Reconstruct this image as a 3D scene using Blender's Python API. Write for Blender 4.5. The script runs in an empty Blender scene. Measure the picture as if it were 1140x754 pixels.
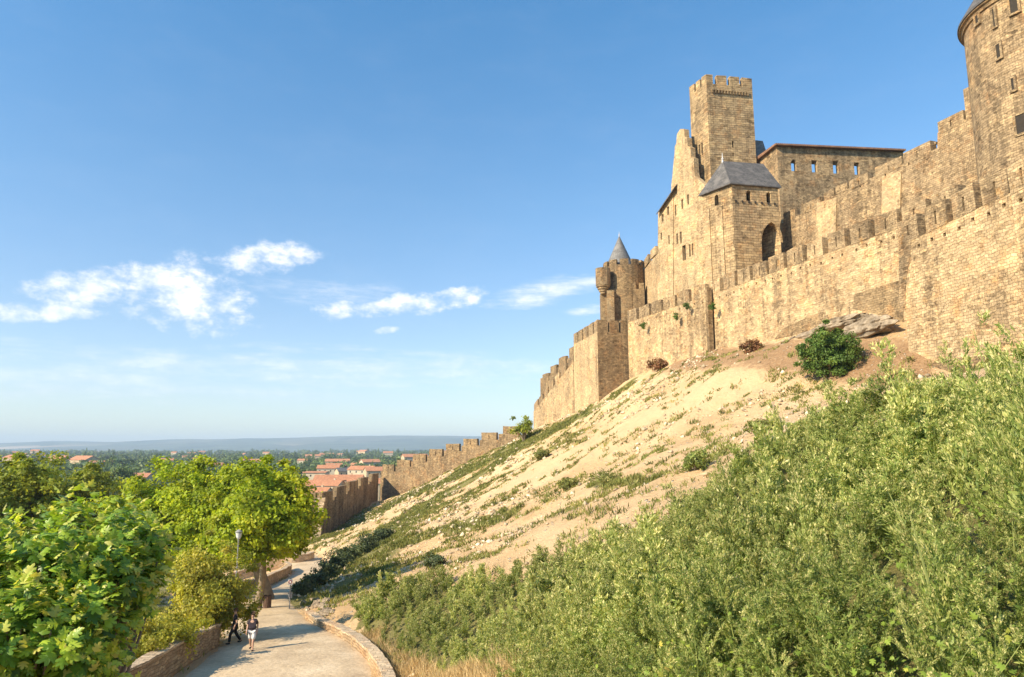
import bpy, bmesh, math, random
import numpy as np
from mathutils import Vector, Matrix
from mathutils.geometry import tessellate_polygon

R = math.radians
SC = bpy.context.scene
COL = SC.collection
random.seed(7)
RNG = np.random.default_rng(11)

# ------------------------------------------------------------------ camera
FPX, CX, CY, HORIZON = 780.0, 570.0, 377.0, 500.0
PITCH = math.atan((HORIZON - CY) / FPX)
cam_d = bpy.data.cameras.new('camera')
cam_d.sensor_width = 36.0
cam_d.lens = FPX * 36.0 / 1140.0
cam_d.clip_start = 0.1
cam_d.clip_end = 40000
cam = bpy.data.objects.new('camera', cam_d)
COL.objects.link(cam)
cam.location = (0, 0, 0)
cam.rotation_euler = (math.pi / 2 + PITCH, 0, 0)
SC.camera = cam

# ------------------------------------------------------------------ sun + exposure
SUN_DIR = Vector((-0.70, -0.46, 0.56)).normalized()
SUN_STRENGTH, SKY_STRENGTH, EXPOSURE = 4.9, 0.125, 0.85
sun_d = bpy.data.lights.new('sun', 'SUN')
sun_d.energy = SUN_STRENGTH
sun_d.angle = R(0.5)
sun_d.color = (1.0, 0.84, 0.61)
sun = bpy.data.objects.new('sun', sun_d)
COL.objects.link(sun)
sun.rotation_euler = SUN_DIR.to_track_quat('Z', 'Y').to_euler()
SC.view_settings.view_transform = 'Standard'
SC.view_settings.look = 'None'
SC.view_settings.gamma = 1
SC.view_settings.exposure = EXPOSURE
SC.view_settings.use_curve_mapping = False
SC.cycles.max_bounces = 6
SC.cycles.transparent_max_bounces = 4
SC.cycles.volume_bounces = 0
SC.cycles.use_denoising = True


# ------------------------------------------------------------------ pixel -> world helpers
_c, _s = math.cos(PITCH), math.sin(PITCH)


def ray(px, py):
    dx, dz = (px - CX) / FPX, (CY - py) / FPX
    return Vector((dx, _c - dz * _s, _s + dz * _c))


def U(px, py, Y):
    r = ray(px, py)
    return r * (Y / r.y)


def UZ(px, py, z):
    r = ray(px, py)
    return r * (z / r.z)


def UP(px, py, P, N):
    r = ray(px, py)
    return r * (P.dot(N) / r.dot(N))


# ------------------------------------------------------------------ node helpers
class NT:
    def __init__(self, tree):
        self.t = tree
        self.n = tree.nodes
        self.l = tree.links

    def node(self, typ, **kw):
        nd = self.n.new(typ)
        for k, v in kw.items():
            if k.startswith('i_'):
                key = k[2:]
                key = int(key) if key.isdigit() else key
                self.set(nd.inputs[key], v)
            else:
                setattr(nd, k, v)
        return nd

    def set(self, sock, v):
        if hasattr(v, 'is_output') or isinstance(v, bpy.types.NodeSocket):
            self.l.new(v, sock)
        else:
            sock.default_value = v

    def math(self, op, a, b=None, c=None, clamp=False):
        nd = self.n.new('ShaderNodeMath')
        nd.operation = op
        nd.use_clamp = clamp
        self.set(nd.inputs[0], a)
        if b is not None:
            self.set(nd.inputs[1], b)
        if c is not None:
            self.set(nd.inputs[2], c)
        return nd.outputs[0]

    def noise(self, vec, scale, detail=4, rough=0.6, out='Fac', dist=0.0):
        nd = self.n.new('ShaderNodeTexNoise')
        if vec is not None:
            self.l.new(vec, nd.inputs['Vector'])
        nd.inputs['Scale'].default_value = scale
        nd.inputs['Detail'].default_value = detail
        nd.inputs['Roughness'].default_value = rough
        nd.inputs['Distortion'].default_value = dist
        return nd.outputs[out]

    def ramp(self, fac, stops, interp='LINEAR'):
        nd = self.n.new('ShaderNodeValToRGB')
        self.l.new(fac, nd.inputs[0])
        cr = nd.color_ramp
        cr.interpolation = interp
        while len(cr.elements) < len(stops):
            cr.elements.new(0.5)
        for e, (p, col) in zip(cr.elements, stops):
            e.position = p
            e.color = col if len(col) == 4 else (*col, 1)
        return nd.outputs[0]

    def step(self, fac, lo, hi):
        nd = self.n.new('ShaderNodeMapRange')
        nd.interpolation_type = 'SMOOTHSTEP'
        self.l.new(fac, nd.inputs[0])
        nd.inputs[1].default_value = lo
        nd.inputs[2].default_value = hi
        return nd.outputs[0]

    def mix(self, fac, a, b, blend='MIX'):
        nd = self.n.new('ShaderNodeMix')
        nd.data_type = 'RGBA'
        nd.blend_type = blend
        self.set(nd.inputs[0], fac)
        for s, v in ((nd.inputs[6], a), (nd.inputs[7], b)):
            if isinstance(v, tuple) and len(v) == 3:
                v = (*v, 1)
            self.set(s, v)
        return nd.outputs[2]

    def mapping(self, vec, scale=(1, 1, 1), loc=(0, 0, 0)):
        nd = self.n.new('ShaderNodeMapping')
        self.l.new(vec, nd.inputs[0])
        nd.inputs['Scale'].default_value = scale
        nd.inputs['Location'].default_value = loc
        return nd.outputs[0]


# ------------------------------------------------------------------ sky
world = bpy.data.worlds.new('World')
SC.world = world
world.use_nodes = True
w = NT(world.node_tree)
w.n.clear()
sky = w.node('ShaderNodeTexSky', sky_type='NISHITA')
sky.sun_disc = False
sky.sun_elevation = math.asin(SUN_DIR.z)
sky.sun_rotation = math.atan2(SUN_DIR.x, SUN_DIR.y)
sky.air_density = 1.0
sky.dust_density = 0.6
sky.ozone_density = 1.6
sky.altitude = 100
tc = w.node('ShaderNodeTexCoord')
dirv = tc.outputs['Generated']
sep = w.node('ShaderNodeSeparateXYZ', i_0=dirv)
az = w.math('ARCTAN2', sep.outputs[0], sep.outputs[1])
el = w.math('ARCSINE', sep.outputs[2])
comb = w.node('ShaderNodeCombineXYZ', i_0=az, i_1=el)
aev = comb.outputs[0]
puff = w.noise(w.mapping(aev, (1, 1.5, 1)), 26, 7, 0.62)
puff2 = w.noise(w.mapping(aev, (1, 2.6, 1), (3, 1, 0)), 9, 5, 0.6)
wisp = w.noise(w.mapping(aev, (1, 5.5, 1), (1, 2, 0)), 9, 7, 0.66)


def cloud(px, py, wpx, hpx, tilt, kind, dens):
    r = ray(px, py).normalized()
    a0, e0 = math.atan2(r.x, r.y), math.asin(r.z)
    k = 1.0 / FPX
    ct, st = math.cos(R(tilt)), math.sin(R(tilt))
    da = w.math('SUBTRACT', az, a0)
    de = w.math('SUBTRACT', el, e0)
    u = w.math('ADD', w.math('MULTIPLY', da, ct), w.math('MULTIPLY', de, st))
    v = w.math('SUBTRACT', w.math('MULTIPLY', de, ct), w.math('MULTIPLY', da, st))
    u = w.math('DIVIDE', u, wpx * k)
    v = w.math('DIVIDE', v, hpx * k)
    d2 = w.math('ADD', w.math('MULTIPLY', u, u), w.math('MULTIPLY', v, v))
    e = w.math('SUBTRACT', 1.0, d2)
    n = puff if kind == 'puff' else wisp
    val = w.math('ADD', w.math('MULTIPLY', e, 1.0 if kind == 'puff' else 0.75), w.math('MULTIPLY', w.math('SUBTRACT', n, 0.50), 4.0))
    inside = w.step(e, -0.9, 0.4)
    m = w.step(val, -0.1, 1.35 if kind == 'puff' else 1.7)
    return w.math('MULTIPLY', w.math('MULTIPLY', m, inside), dens)


clouds = [
    cloud(293, 287, 66, 19, 10, 'puff', 0.9),
    cloud(212, 332, 66, 38, -10, 'puff', 1.0),
    cloud(175, 312, 46, 26, 25, 'puff', 0.9),
    cloud(98, 320, 62, 21, 18, 'puff', 0.85),
    cloud(38, 347, 56, 11, 4, 'puff', 0.8),
    cloud(445, 340, 100, 13, 6, 'puff', 0.95),
    cloud(512, 331, 34, 13, 12, 'puff', 0.9),
    cloud(605, 325, 90, 17, 10, 'wisp', 0.95),
    cloud(370, 325, 90, 16, 0, 'wisp', 0.6),
    cloud(355, 390, 90, 9, 0, 'wisp', 0.75),
    cloud(430, 368, 14, 5, 10, 'puff', 0.6),
    cloud(330, 412, 330, 24, 0, 'wisp', 0.6),
    cloud(480, 408, 190, 18, 0, 'wisp', 0.65),
    cloud(120, 425, 260, 22, 0, 'wisp', 0.45),
    cloud(655, 345, 26, 7, 3, 'wisp', 0.7),
]
m = clouds[0]
for cmask in clouds[1:]:
    m = w.math('MAXIMUM', m, cmask)
# high thin haze that whitens the sky towards the horizon is the air itself: a faint veil of cirrus
veil = w.math('MULTIPLY', w.step(puff2, 0.4, 0.85), 0.025)
tex = w.noise(w.mapping(aev, (1, 2.2, 1), (5, 3, 0)), 55, 6, 0.7)
m = w.math('MULTIPLY', m, w.math('ADD', 0.35, w.math('MULTIPLY', tex, 1.1)), clamp=True)
cl = w.math('MAXIMUM', m, veil)
shade = w.mix(w.step(puff, 0.4, 0.62), (4.3, 4.7, 5.3), (5.9, 5.8, 5.7))
air = w.ramp(w.math('DIVIDE', el, R(40)), [(0.0, (0.80, 0.86, 0.92)), (0.1, (0.78, 0.81, 0.88)), (0.25, (0.76, 0.82, 0.88)), (0.5, (0.64, 0.87, 0.96)), (0.9, (0.44, 0.90, 1.08))])
skyc = w.mix(1.0, sky.outputs[0], air, 'MULTIPLY')
skymix = w.mix(cl, skyc, shade)
bg = w.node('ShaderNodeBackground', i_0=skymix)
bg.inputs[1].default_value = SKY_STRENGTH
wo = w.node('ShaderNodeOutputWorld')
w.l.new(bg.outputs[0], wo.inputs[0])


# ------------------------------------------------------------------ materials
def new_mat(name):
    mt = bpy.data.materials.new(name)
    mt.use_nodes = True
    t = NT(mt.node_tree)
    t.n.clear()
    out = t.node('ShaderNodeOutputMaterial')
    p = t.node('ShaderNodeBsdfPrincipled')
    p.inputs['Roughness'].default_value = 0.9
    p.inputs['Specular IOR Level'].default_value = 0.2
    t.l.new(p.outputs[0], out.inputs[0])
    return mt, t, p, out


def stone_mat(name, c1, c2, dark, bw=0.6, rh=0.3, stain=0.5, stain_lo=0.48, lichen=0.0, bump=0.8, warp=0.12, mort=0.55):
    mt, t, p, out = new_mat(name)
    uv = t.node('ShaderNodeUVMap').outputs[0]
    geo = t.node('ShaderNodeNewGeometry')
    pos = geo.outputs['Position']
    nz = t.noise(uv, 1.3, 3, 0.5, 'Color')
    vm = t.node('ShaderNodeVectorMath', operation='SUBTRACT', i_0=nz)
    vm.inputs[1].default_value = (0.5, 0.5, 0.5)
    vs = t.node('ShaderNodeVectorMath', operation='SCALE', i_0=vm.outputs[0])
    vs.inputs['Scale'].default_value = warp * 2
    va = t.node('ShaderNodeVectorMath', operation='ADD', i_0=uv, i_1=vs.outputs[0])
    wuv = va.outputs[0]
    br = t.node('ShaderNodeTexBrick')
    t.l.new(wuv, br.inputs['Vector'])
    br.offset = 0.5
    br.inputs['Scale'].default_value = 1.0
    br.inputs['Brick Width'].default_value = bw
    br.inputs['Row Height'].default_value = rh
    br.inputs['Mortar Size'].default_value = 0.022 + 0.05 * max(0.0, rh - 0.22)
    br.inputs['Mortar Smooth'].default_value = 0.9
    br.inputs['Bias'].default_value = 0.0
    br.inputs['Color1'].default_value = (*c1, 1)
    br.inputs['Color2'].default_value = (*c2, 1)
    br.inputs['Mortar'].default_value = tuple(mort * (a + b) / 2 for a, b in zip(c1, c2)) + (1,)
    # rubble cells: every stone gets its own tone
    vo = t.node('ShaderNodeTexVoronoi', feature='F1')
    t.l.new(t.mapping(wuv, (1.0 / bw, 1.0 / rh, 1)), vo.inputs['Vector'])
    vo.inputs['Scale'].default_value = 1.0
    hs = t.node('ShaderNodeSeparateColor', i_0=vo.outputs['Color'])
    tone = t.ramp(hs.outputs[0], [(0.0, (0.60, 0.57, 0.53)), (0.15, (0.84, 0.82, 0.80)), (0.7, (1.04, 1.03, 1.01)), (1.0, (1.36, 1.33, 1.26))])
    col = t.mix(0.85, br.outputs['Color'], tone, 'MULTIPLY')
    # wide repairs: areas of paler and redder stone
    big = t.noise(pos, 0.22, 5, 0.6)
    col = t.mix(t.step(big, 0.48, 0.60), t.mix(1.0, col, (0.90, 0.88, 0.86), 'MULTIPLY'), t.mix(1.0, col, (1.12, 1.09, 1.03), 'MULTIPLY'))
    red = t.noise(pos, 0.55, 4, 0.7)
    col = t.mix(t.math('MULTIPLY', t.step(red, 0.50, 0.66), 0.5), col, t.mix(1.0, col, (1.12, 0.84, 0.62), 'MULTIPLY'))
    # weather crust in patches and in runs down the wall
    crust = t.noise(pos, 0.17, 10, 0.78, dist=0.6)
    runs = t.noise(t.mapping(uv, (0.8, 0.06, 1)), 1.0, 7, 0.75)
    cr = t.math('ADD', t.math('MULTIPLY', crust, 0.48), t.math('MULTIPLY', runs, 0.52))
    fine = t.noise(pos, 3.5, 6, 0.75)
    cr = t.math('ADD', cr, t.math('MULTIPLY', t.math('SUBTRACT', fine, 0.5), 0.35))
    msk = t.math('MULTIPLY', t.step(cr, stain_lo, stain_lo + 0.10), stain)
    col = t.mix(msk, col, t.mix(1.0, t.mix(0.38, dark, col), tone, 'MULTIPLY'))
    # pits and missing stones
    pit = t.noise(pos, 2.2, 7, 0.8)
    col = t.mix(t.math('MULTIPLY', t.step(pit, 0.60, 0.70), 0.75), col, tuple(0.6 * d for d in dark))
    if lichen:
        li = t.noise(pos, 0.9, 6, 0.7)
        col = t.mix(t.math('MULTIPLY', t.step(li, 0.58, 0.66), lichen), col, (0.42, 0.20, 0.04))
    t.l.new(col, p.inputs['Base Color'])
    h = t.math('ADD', t.math('MULTIPLY', br.outputs['Fac'], -0.5), t.math('MULTIPLY', hs.outputs[0], 0.7))
    h = t.math('ADD', h, t.math('MULTIPLY', fine, 0.7))
    bp = t.node('ShaderNodeBump', i_Height=h)
    bp.inputs['Strength'].default_value = bump
    bp.inputs['Distance'].default_value = 0.12
    t.l.new(bp.outputs[0], p.inputs['Normal'])
    return mt


DARK = (0.10, 0.075, 0.048)
M_WALL = stone_mat('sandstone_rubble', (0.61, 0.465, 0.285), (0.48, 0.355, 0.205), DARK, 0.46, 0.235, 0.9, 0.485, warp=0.24, mort=0.66, lichen=0.22)
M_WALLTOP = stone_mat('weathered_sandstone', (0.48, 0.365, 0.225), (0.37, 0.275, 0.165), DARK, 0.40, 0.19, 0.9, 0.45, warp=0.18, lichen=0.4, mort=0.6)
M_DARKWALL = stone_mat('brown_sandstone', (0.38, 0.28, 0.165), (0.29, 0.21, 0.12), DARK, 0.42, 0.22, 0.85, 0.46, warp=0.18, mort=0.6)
M_ASHLAR = stone_mat('coursed_sandstone', (0.49, 0.365, 0.215), (0.38, 0.28, 0.16), DARK, 0.85, 0.40, 0.85, 0.485, warp=0.12, mort=0.30)
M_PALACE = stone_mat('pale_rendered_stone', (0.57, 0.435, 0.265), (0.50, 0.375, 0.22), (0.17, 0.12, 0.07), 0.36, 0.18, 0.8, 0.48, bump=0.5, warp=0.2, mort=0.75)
M_TOWER = stone_mat('grey_gold_sandstone', (0.48, 0.36, 0.22), (0.36, 0.265, 0.16), DARK, 0.5, 0.24, 0.9, 0.455, warp=0.12, mort=0.5)
M_PARAPET = stone_mat('parapet_stone', (0.52, 0.40, 0.26), (0.42, 0.31, 0.20), (0.18, 0.125, 0.08), 0.3, 0.15, 0.5, 0.5, mort=0.7)
M_PALEBANK = stone_mat('pale_limestone', (0.64, 0.52, 0.37), (0.55, 0.43, 0.30), (0.24, 0.18, 0.115), 0.4, 0.2, 0.45, 0.52, mort=0.75)


def simple_mat(name, c1, c2, scale=3.0, rough=0.85, bump=0.2, spec=0.2):
    mt, t, p, out = new_mat(name)
    tcn = t.node('ShaderNodeTexCoord').outputs['Object']
    n = t.noise(tcn, scale, 6, 0.65)
    t.l.new(t.ramp(n, [(0.3, c1), (0.7, c2)]), p.inputs['Base Color'])
    p.inputs['Roughness'].default_value = rough
    p.inputs['Specular IOR Level'].default_value = spec
    if bump:
        bp = t.node('ShaderNodeBump', i_Height=n)
        bp.inputs['Strength'].default_value = bump
        bp.inputs['Distance'].default_value = 0.05
        t.l.new(bp.outputs[0], p.inputs['Normal'])
    return mt


def slate_mat(name, base=(0.085, 0.082, 0.082), alt=(0.15, 0.138, 0.128), rows=0.22, cw=0.35):
    mt, t, p, out = new_mat(name)
    uv = t.node('ShaderNodeUVMap').outputs[0]
    br = t.node('ShaderNodeTexBrick')
    t.l.new(uv, br.inputs['Vector'])
    br.inputs['Scale'].default_value = 1
    br.inputs['Brick Width'].default_value = cw
    br.inputs['Row Height'].default_value = rows
    br.inputs['Mortar Size'].default_value = 0.014
    br.inputs['Color1'].default_value = (*base, 1)
    br.inputs['Color2'].default_value = (*alt, 1)
    br.inputs['Mortar'].default_value = (*[b * 0.4 for b in base], 1)
    n = t.noise(t.node('ShaderNodeNewGeometry').outputs['Position'], 0.8, 6, 0.7)
    col = t.mix(t.math('MULTIPLY', t.step(n, 0.45, 0.65), 0.5), br.outputs['Color'], tuple(min(1, a * 1.5) for a in alt))
    t.l.new(col, p.inputs['Base Color'])
    p.inputs['Roughness'].default_value = 0.6
    bp = t.node('ShaderNodeBump', i_Height=t.math('ADD', br.outputs['Fac'], n))
    bp.inputs['Strength'].default_value = 0.5
    bp.inputs['Distance'].default_value = -0.03
    t.l.new(bp.outputs[0], p.inputs['Normal'])
    return mt


M_SLATE = slate_mat('slate_roof')
M_SLATE2 = slate_mat('pale_slate_roof', (0.15, 0.145, 0.14), (0.21, 0.20, 0.19))
M_TILE = slate_mat('terracotta_tile', (0.42, 0.17, 0.08), (0.55, 0.26, 0.13), 0.4, 0.25)
M_TILEOLD = slate_mat('old_terracotta_tile', (0.20, 0.11, 0.07), (0.27, 0.15, 0.09), 0.35, 0.25)
M_WOOD = simple_mat('dark_timber', (0.05, 0.035, 0.025), (0.09, 0.06, 0.04), 6)
M_LEAD = simple_mat('lead_finial', (0.5, 0.5, 0.5), (0.6, 0.6, 0.6), 4, 0.5)
M_VOID = simple_mat('dark_opening', (0.03, 0.026, 0.022), (0.05, 0.04, 0.03), 4)  # flat dark colour stands in for the shade inside openings
M_GLASS = simple_mat('window_pane', (0.035, 0.037, 0.04), (0.06, 0.062, 0.065), 2, 0.5, 0, 0.2)
M_BARK = simple_mat('tree_bark', (0.16, 0.12, 0.08), (0.33, 0.26, 0.18), 2.5, 0.9, 0.6)
M_STEM = simple_mat('green_stem', (0.17, 0.20, 0.06), (0.30, 0.32, 0.11), 6, 0.8, 0)
M_ROCK = simple_mat('limestone_rock', (0.10, 0.075, 0.05), (0.46, 0.37, 0.265), 1.1, 0.95, 1.0)
M_METAL = simple_mat('grey_metal', (0.22, 0.22, 0.22), (0.3, 0.3, 0.3), 4, 0.5, 0)
M_WOODBIN = simple_mat('brown_slats', (0.10, 0.06, 0.045), (0.16, 0.10, 0.07), 8, 0.8)
M_PLASTER = simple_mat('house_plaster', (0.46, 0.34, 0.21), (0.56, 0.43, 0.28), 0.4, 0.9, 0)
M_PLASTERW = simple_mat('white_plaster', (0.50, 0.41, 0.28), (0.60, 0.50, 0.36), 0.4, 0.9, 0)
M_CAR = simple_mat('dark_car_paint', (0.05, 0.055, 0.06), (0.07, 0.075, 0.085), 1, 0.25, 0, 0.6)
M_RUBBER = simple_mat('black_rubber', (0.02, 0.02, 0.02), (0.03, 0.03, 0.03), 5)
M_YELLOW = simple_mat('yellow_sign', (0.75, 0.5, 0.03), (0.8, 0.55, 0.05), 3, 0.6, 0)
M_WHITE = simple_mat('white_paint', (0.78, 0.78, 0.76), (0.82, 0.82, 0.8), 3, 0.6, 0)
M_RED = simple_mat('red_paint', (0.55, 0.05, 0.04), (0.6, 0.07, 0.05), 3, 0.6, 0)
M_LAMPGLASS = simple_mat('lamp_glass', (0.6, 0.6, 0.58), (0.7, 0.7, 0.68), 3, 0.3, 0, 0.5)
M_SKIN = simple_mat('skin', (0.52, 0.31, 0.22), (0.58, 0.36, 0.26), 8, 0.6, 0)
M_SHIRT = simple_mat('dark_shirt', (0.035, 0.028, 0.035), (0.06, 0.045, 0.055), 9, 0.9, 0)
M_SHORTS = simple_mat('pale_shorts', (0.62, 0.60, 0.58), (0.72, 0.70, 0.68), 9, 0.9, 0)
M_HAIR = simple_mat('brown_hair', (0.05, 0.03, 0.02), (0.09, 0.055, 0.03), 20, 0.6, 0)
M_BLACKCLOTH = simple_mat('black_cloth', (0.012, 0.012, 0.014), (0.022, 0.022, 0.024), 9, 0.95, 0)


def leaf_mat(name, stops, trans=0.35, rough=0.5, spec=0.25, tcol=(1.25, 1.15, 0.5)):
    mt, t, p, out = new_mat(name)
    a = t.node('ShaderNodeAttribute', attribute_name='rnd')
    b = t.node('ShaderNodeAttribute', attribute_name='pv')
    col = t.ramp(a.outputs['Fac'], stops)
    k = t.math('ADD', t.math('MULTIPLY', b.outputs['Fac'], 0.7), 0.65)
    kk = t.node('ShaderNodeCombineColor', i_0=k, i_1=k, i_2=k)
    col = t.mix(1.0, col, kk.outputs[0], 'MULTIPLY')
    t.l.new(col, p.inputs['Base Color'])
    p.inputs['Roughness'].default_value = rough
    p.inputs['Specular IOR Level'].default_value = spec
    tr = t.node('ShaderNodeBsdfTranslucent')
    t.l.new(t.mix(1.0, col, tcol, 'MULTIPLY'), tr.inputs[0])
    mx = t.node('ShaderNodeMixShader')
    mx.inputs[0].default_value = trans
    t.l.new(p.outputs[0], mx.inputs[1])
    t.l.new(tr.outputs[0], mx.inputs[2])
    t.l.new(mx.outputs[0], out.inputs[0])
    return mt


M_PLANE = leaf_mat('plane_tree_leaves', [(0, (0.18, 0.25, 0.015)), (0.5, (0.32, 0.41, 0.025)), (1, (0.54, 0.54, 0.04))], 0.5)
M_FIG = leaf_mat('fig_leaves', [(0, (0.08, 0.16, 0.025)), (0.45, (0.18, 0.33, 0.04)), (0.8, (0.40, 0.52, 0.06)), (1, (0.62, 0.60, 0.15))], 0.45, 0.40, 0.45)
M_DARKTREE = leaf_mat('dark_tree_leaves', [(0, (0.14, 0.19, 0.025)), (0.6, (0.27, 0.32, 0.035)), (1, (0.48, 0.46, 0.06))], 0.42)
M_BUSH = leaf_mat('pale_bush_leaves', [(0, (0.24, 0.27, 0.035)), (0.6, (0.46, 0.45, 0.07)), (1, (0.68, 0.57, 0.15))], 0.5)
M_WEED = leaf_mat('weed_leaves', [(0, (0.12, 0.18, 0.04)), (0.45, (0.25, 0.315, 0.08)), (0.72, (0.38, 0.42, 0.135)), (0.86, (0.60, 0.58, 0.24)), (1, (0.74, 0.66, 0.32))], 0.40)
M_SHRUB = leaf_mat('dark_shrub_leaves', [(0, (0.06, 0.12, 0.025)), (0.6, (0.10, 0.17, 0.03)), (1, (0.20, 0.26, 0.05))], 0.3)
M_GULLY = leaf_mat('grey_green_shrub_leaves', [(0, (0.06, 0.085, 0.038)), (0.6, (0.105, 0.135, 0.055)), (1, (0.20, 0.23, 0.085))], 0.28)
M_TUFT = leaf_mat('tuft_blades', [(0, (0.13, 0.155, 0.04)), (0.6, (0.24, 0.25, 0.07)), (1, (0.44, 0.38, 0.15))], 0.35)
M_DRY = leaf_mat('dry_grass_blades', [(0, (0.40, 0.28, 0.12)), (0.6, (0.60, 0.44, 0.21)), (1, (0.72, 0.56, 0.31))], 0.35, tcol=(1, 0.9, 0.7))
M_REDBUSH = leaf_mat('rust_leaves', [(0, (0.14, 0.07, 0.03)), (0.6, (0.28, 0.14, 0.07)), (1, (0.22, 0.20, 0.05))], 0.3)
M_FAR = leaf_mat('far_tree_leaves', [(0, (0.08, 0.125, 0.035)), (0.6, (0.13, 0.18, 0.045)), (1, (0.22, 0.26, 0.07))], 0.2)


# ------------------------------------------------------------------ mesh builders
def tag(o, label=None, cat=None, group=None, kind=None):
    if label:
        o['label'] = label
    if cat:
        o['category'] = cat
    if group:
        o['group'] = group
    if kind:
        o['kind'] = kind
    return o


def thing(name, label, cat, loc=(0, 0, 0), group=None):
    o = bpy.data.objects.new(name, None)
    COL.objects.link(o)
    o.location = loc
    o.empty_display_size = 0.5
    return tag(o, label, cat, group)


def wloc(o):
    v = Vector((0, 0, 0))
    while o is not None:
        v += Vector(o.location)
        o = o.parent
    return v


class MB:
    """collects shapes in world coordinates; build() links them as ONE mesh object"""

    def __init__(self):
        self.v, self.f, self.uv = [], [], {}

    def face(self, pts, uv=None):
        i = len(self.v)
        self.v += [tuple(p) for p in pts]
        self.f.append(tuple(range(i, i + len(pts))))
        if uv:
            self.uv[len(self.f) - 1] = uv

    def box(self, c, d, rz=0.0, jit=0.0):
        M = Matrix.Rotation(rz, 3, 'Z')
        c = Vector(c)
        P = []
        for sx, sy, sz in ((-1, -1, -1), (1, -1, -1), (1, 1, -1), (-1, 1, -1), (-1, -1, 1), (1, -1, 1), (1, 1, 1), (-1, 1, 1)):
            q = Vector((sx * d[0] / 2, sy * d[1] / 2, sz * d[2] / 2))
            if jit:
                q += Vector((random.uniform(-jit, jit), random.uniform(-jit, jit), random.uniform(-jit, jit)))
            P.append(c + M @ q)
        for f in ((0, 3, 2, 1), (4, 5, 6, 7), (0, 1, 5, 4), (1, 2, 6, 5), (2, 3, 7, 6), (3, 0, 4, 7)):
            self.face([P[i] for i in f])

    def hexa(self, lo, hi):
        """prism between two polygons with the same number of points"""
        n = len(lo)
        self.face(list(reversed(lo)))
        self.face(hi)
        for i in range(n):
            j = (i + 1) % n
            self.face([lo[i], lo[j], hi[j], hi[i]])

    def panel(self, outer, holes, thick):
        """upright slab: outer / holes are lists of 3-D points on one plane, thick is the vector to its back face"""
        loops = [[Vector(p) for p in outer]] + [[Vector(p) for p in h] for h in holes]
        flat = [p for lp in loops for p in lp]
        e = (flat[1] - flat[0])
        n = Vector((thick.x, thick.y, thick.z)).normalized()
        z = Vector((0, 0, 1))
        t = z.cross(n).normalized()
        loops2 = [[Vector((p.dot(t), p.z, 0)) for p in lp] for lp in loops]
        for tri in tessellate_polygon(loops2):
            self.face([flat[i] for i in tri])
            self.face([flat[i] + thick for i in reversed(tri)])
        for lp in loops:
            for i in range(len(lp)):
                a, b = lp[i], lp[(i + 1) % len(lp)]
                self.face([a, b, b + thick, a + thick])

    def lathe(self, c, prof, n=40, a0=0.0, a1=2 * math.pi):
        c = Vector(c)
        rings = []
        for r, z in prof:
            rings.append([c + Vector((r * math.cos(a0 + (a1 - a0) * k / n), r * math.sin(a0 + (a1 - a0) * k / n), z)) for k in range(n + 1)])
        L = 0.0
        for i in range(len(prof) - 1):
            dl = math.hypot(prof[i + 1][0] - prof[i][0], prof[i + 1][1] - prof[i][1])
            rm = max(prof[i][0], prof[i + 1][0])
            for k in range(n):
                u0, u1 = rm * (a1 - a0) * k / n, rm * (a1 - a0) * (k + 1) / n
                if prof[i + 1][0] < 1e-4:
                    self.face([rings[i][k], rings[i][k + 1], rings[i + 1][k]], [(u0, L), (u1, L), ((u0 + u1) / 2, L + dl)])
                elif prof[i][0] < 1e-4:
                    self.face([rings[i][k], rings[i + 1][k + 1], rings[i + 1][k]], [(u0, L), (u1, L + dl), (u0, L + dl)])
                else:
                    self.face([rings[i][k], rings[i][k + 1], rings[i + 1][k + 1], rings[i + 1][k]], [(u0, L), (u1, L), (u1, L + dl), (u0, L + dl)])
            L += dl

    def tube(self, pts, rad, n=8):
        pts = [Vector(p) for p in pts]
        rings = []
        for i, p in enumerate(pts):
            d = (pts[min(i + 1, len(pts) - 1)] - pts[max(i - 1, 0)]).normalized()
            a = d.cross(Vector((0, 0, 1)) if abs(d.z) < 0.9 else Vector((1, 0, 0))).normalized()
            b = d.cross(a)
            rings.append([p + (a * math.cos(2 * math.pi * k / n) + b * math.sin(2 * math.pi * k / n)) * rad[i] for k in range(n)])
        for i in range(len(pts) - 1):
            for k in range(n):
                self.face([rings[i][k], rings[i][(k + 1) % n], rings[i + 1][(k + 1) % n], rings[i + 1][k]])
        self.face(rings[0][::-1])
        self.face(rings[-1])

    def build(self, name, mat, parent=None, smooth=False, weld=True, bevel=0.0):
        off = wloc(parent) if parent is not None else Vector((0, 0, 0))
        me = bpy.data.meshes.new(name)
        me.from_pydata([(p[0] - off.x, p[1] - off.y, p[2] - off.z) for p in self.v], [], self.f)
        uvl = me.uv_layers.new(name='UVMap')
        buf = []
        for fi, f in enumerate(self.f):
            if fi in self.uv:
                buf += [c for q in self.uv[fi] for c in q]
                continue
            nrm = Vector((0, 0, 0))
            for i in range(len(f)):
                a, b = self.v[f[i]], self.v[f[(i + 1) % len(f)]]
                nrm.x += (a[1] - b[1]) * (a[2] + b[2])
                nrm.y += (a[2] - b[2]) * (a[0] + b[0])
                nrm.z += (a[0] - b[0]) * (a[1] + b[1])
            if nrm.length > 1e-12:
                nrm.normalize()
            if abs(nrm.z) > 0.95:
                for i in f:
                    buf += [self.v[i][0], self.v[i][1]]
            else:
                h = math.hypot(nrm.x, nrm.y)
                tx, ty = -nrm.y / h, nrm.x / h
                for i in f:
                    q = self.v[i]
                    buf += [q[0] * tx + q[1] * ty, q[2] / max(0.25, h)]
        uvl.data.foreach_set('uv', buf)
        mats = mat if isinstance(mat, (list, tuple)) else [mat]
        for mm in mats:
            me.materials.append(mm)
        bm = bmesh.new()
        bm.from_mesh(me)
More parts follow.
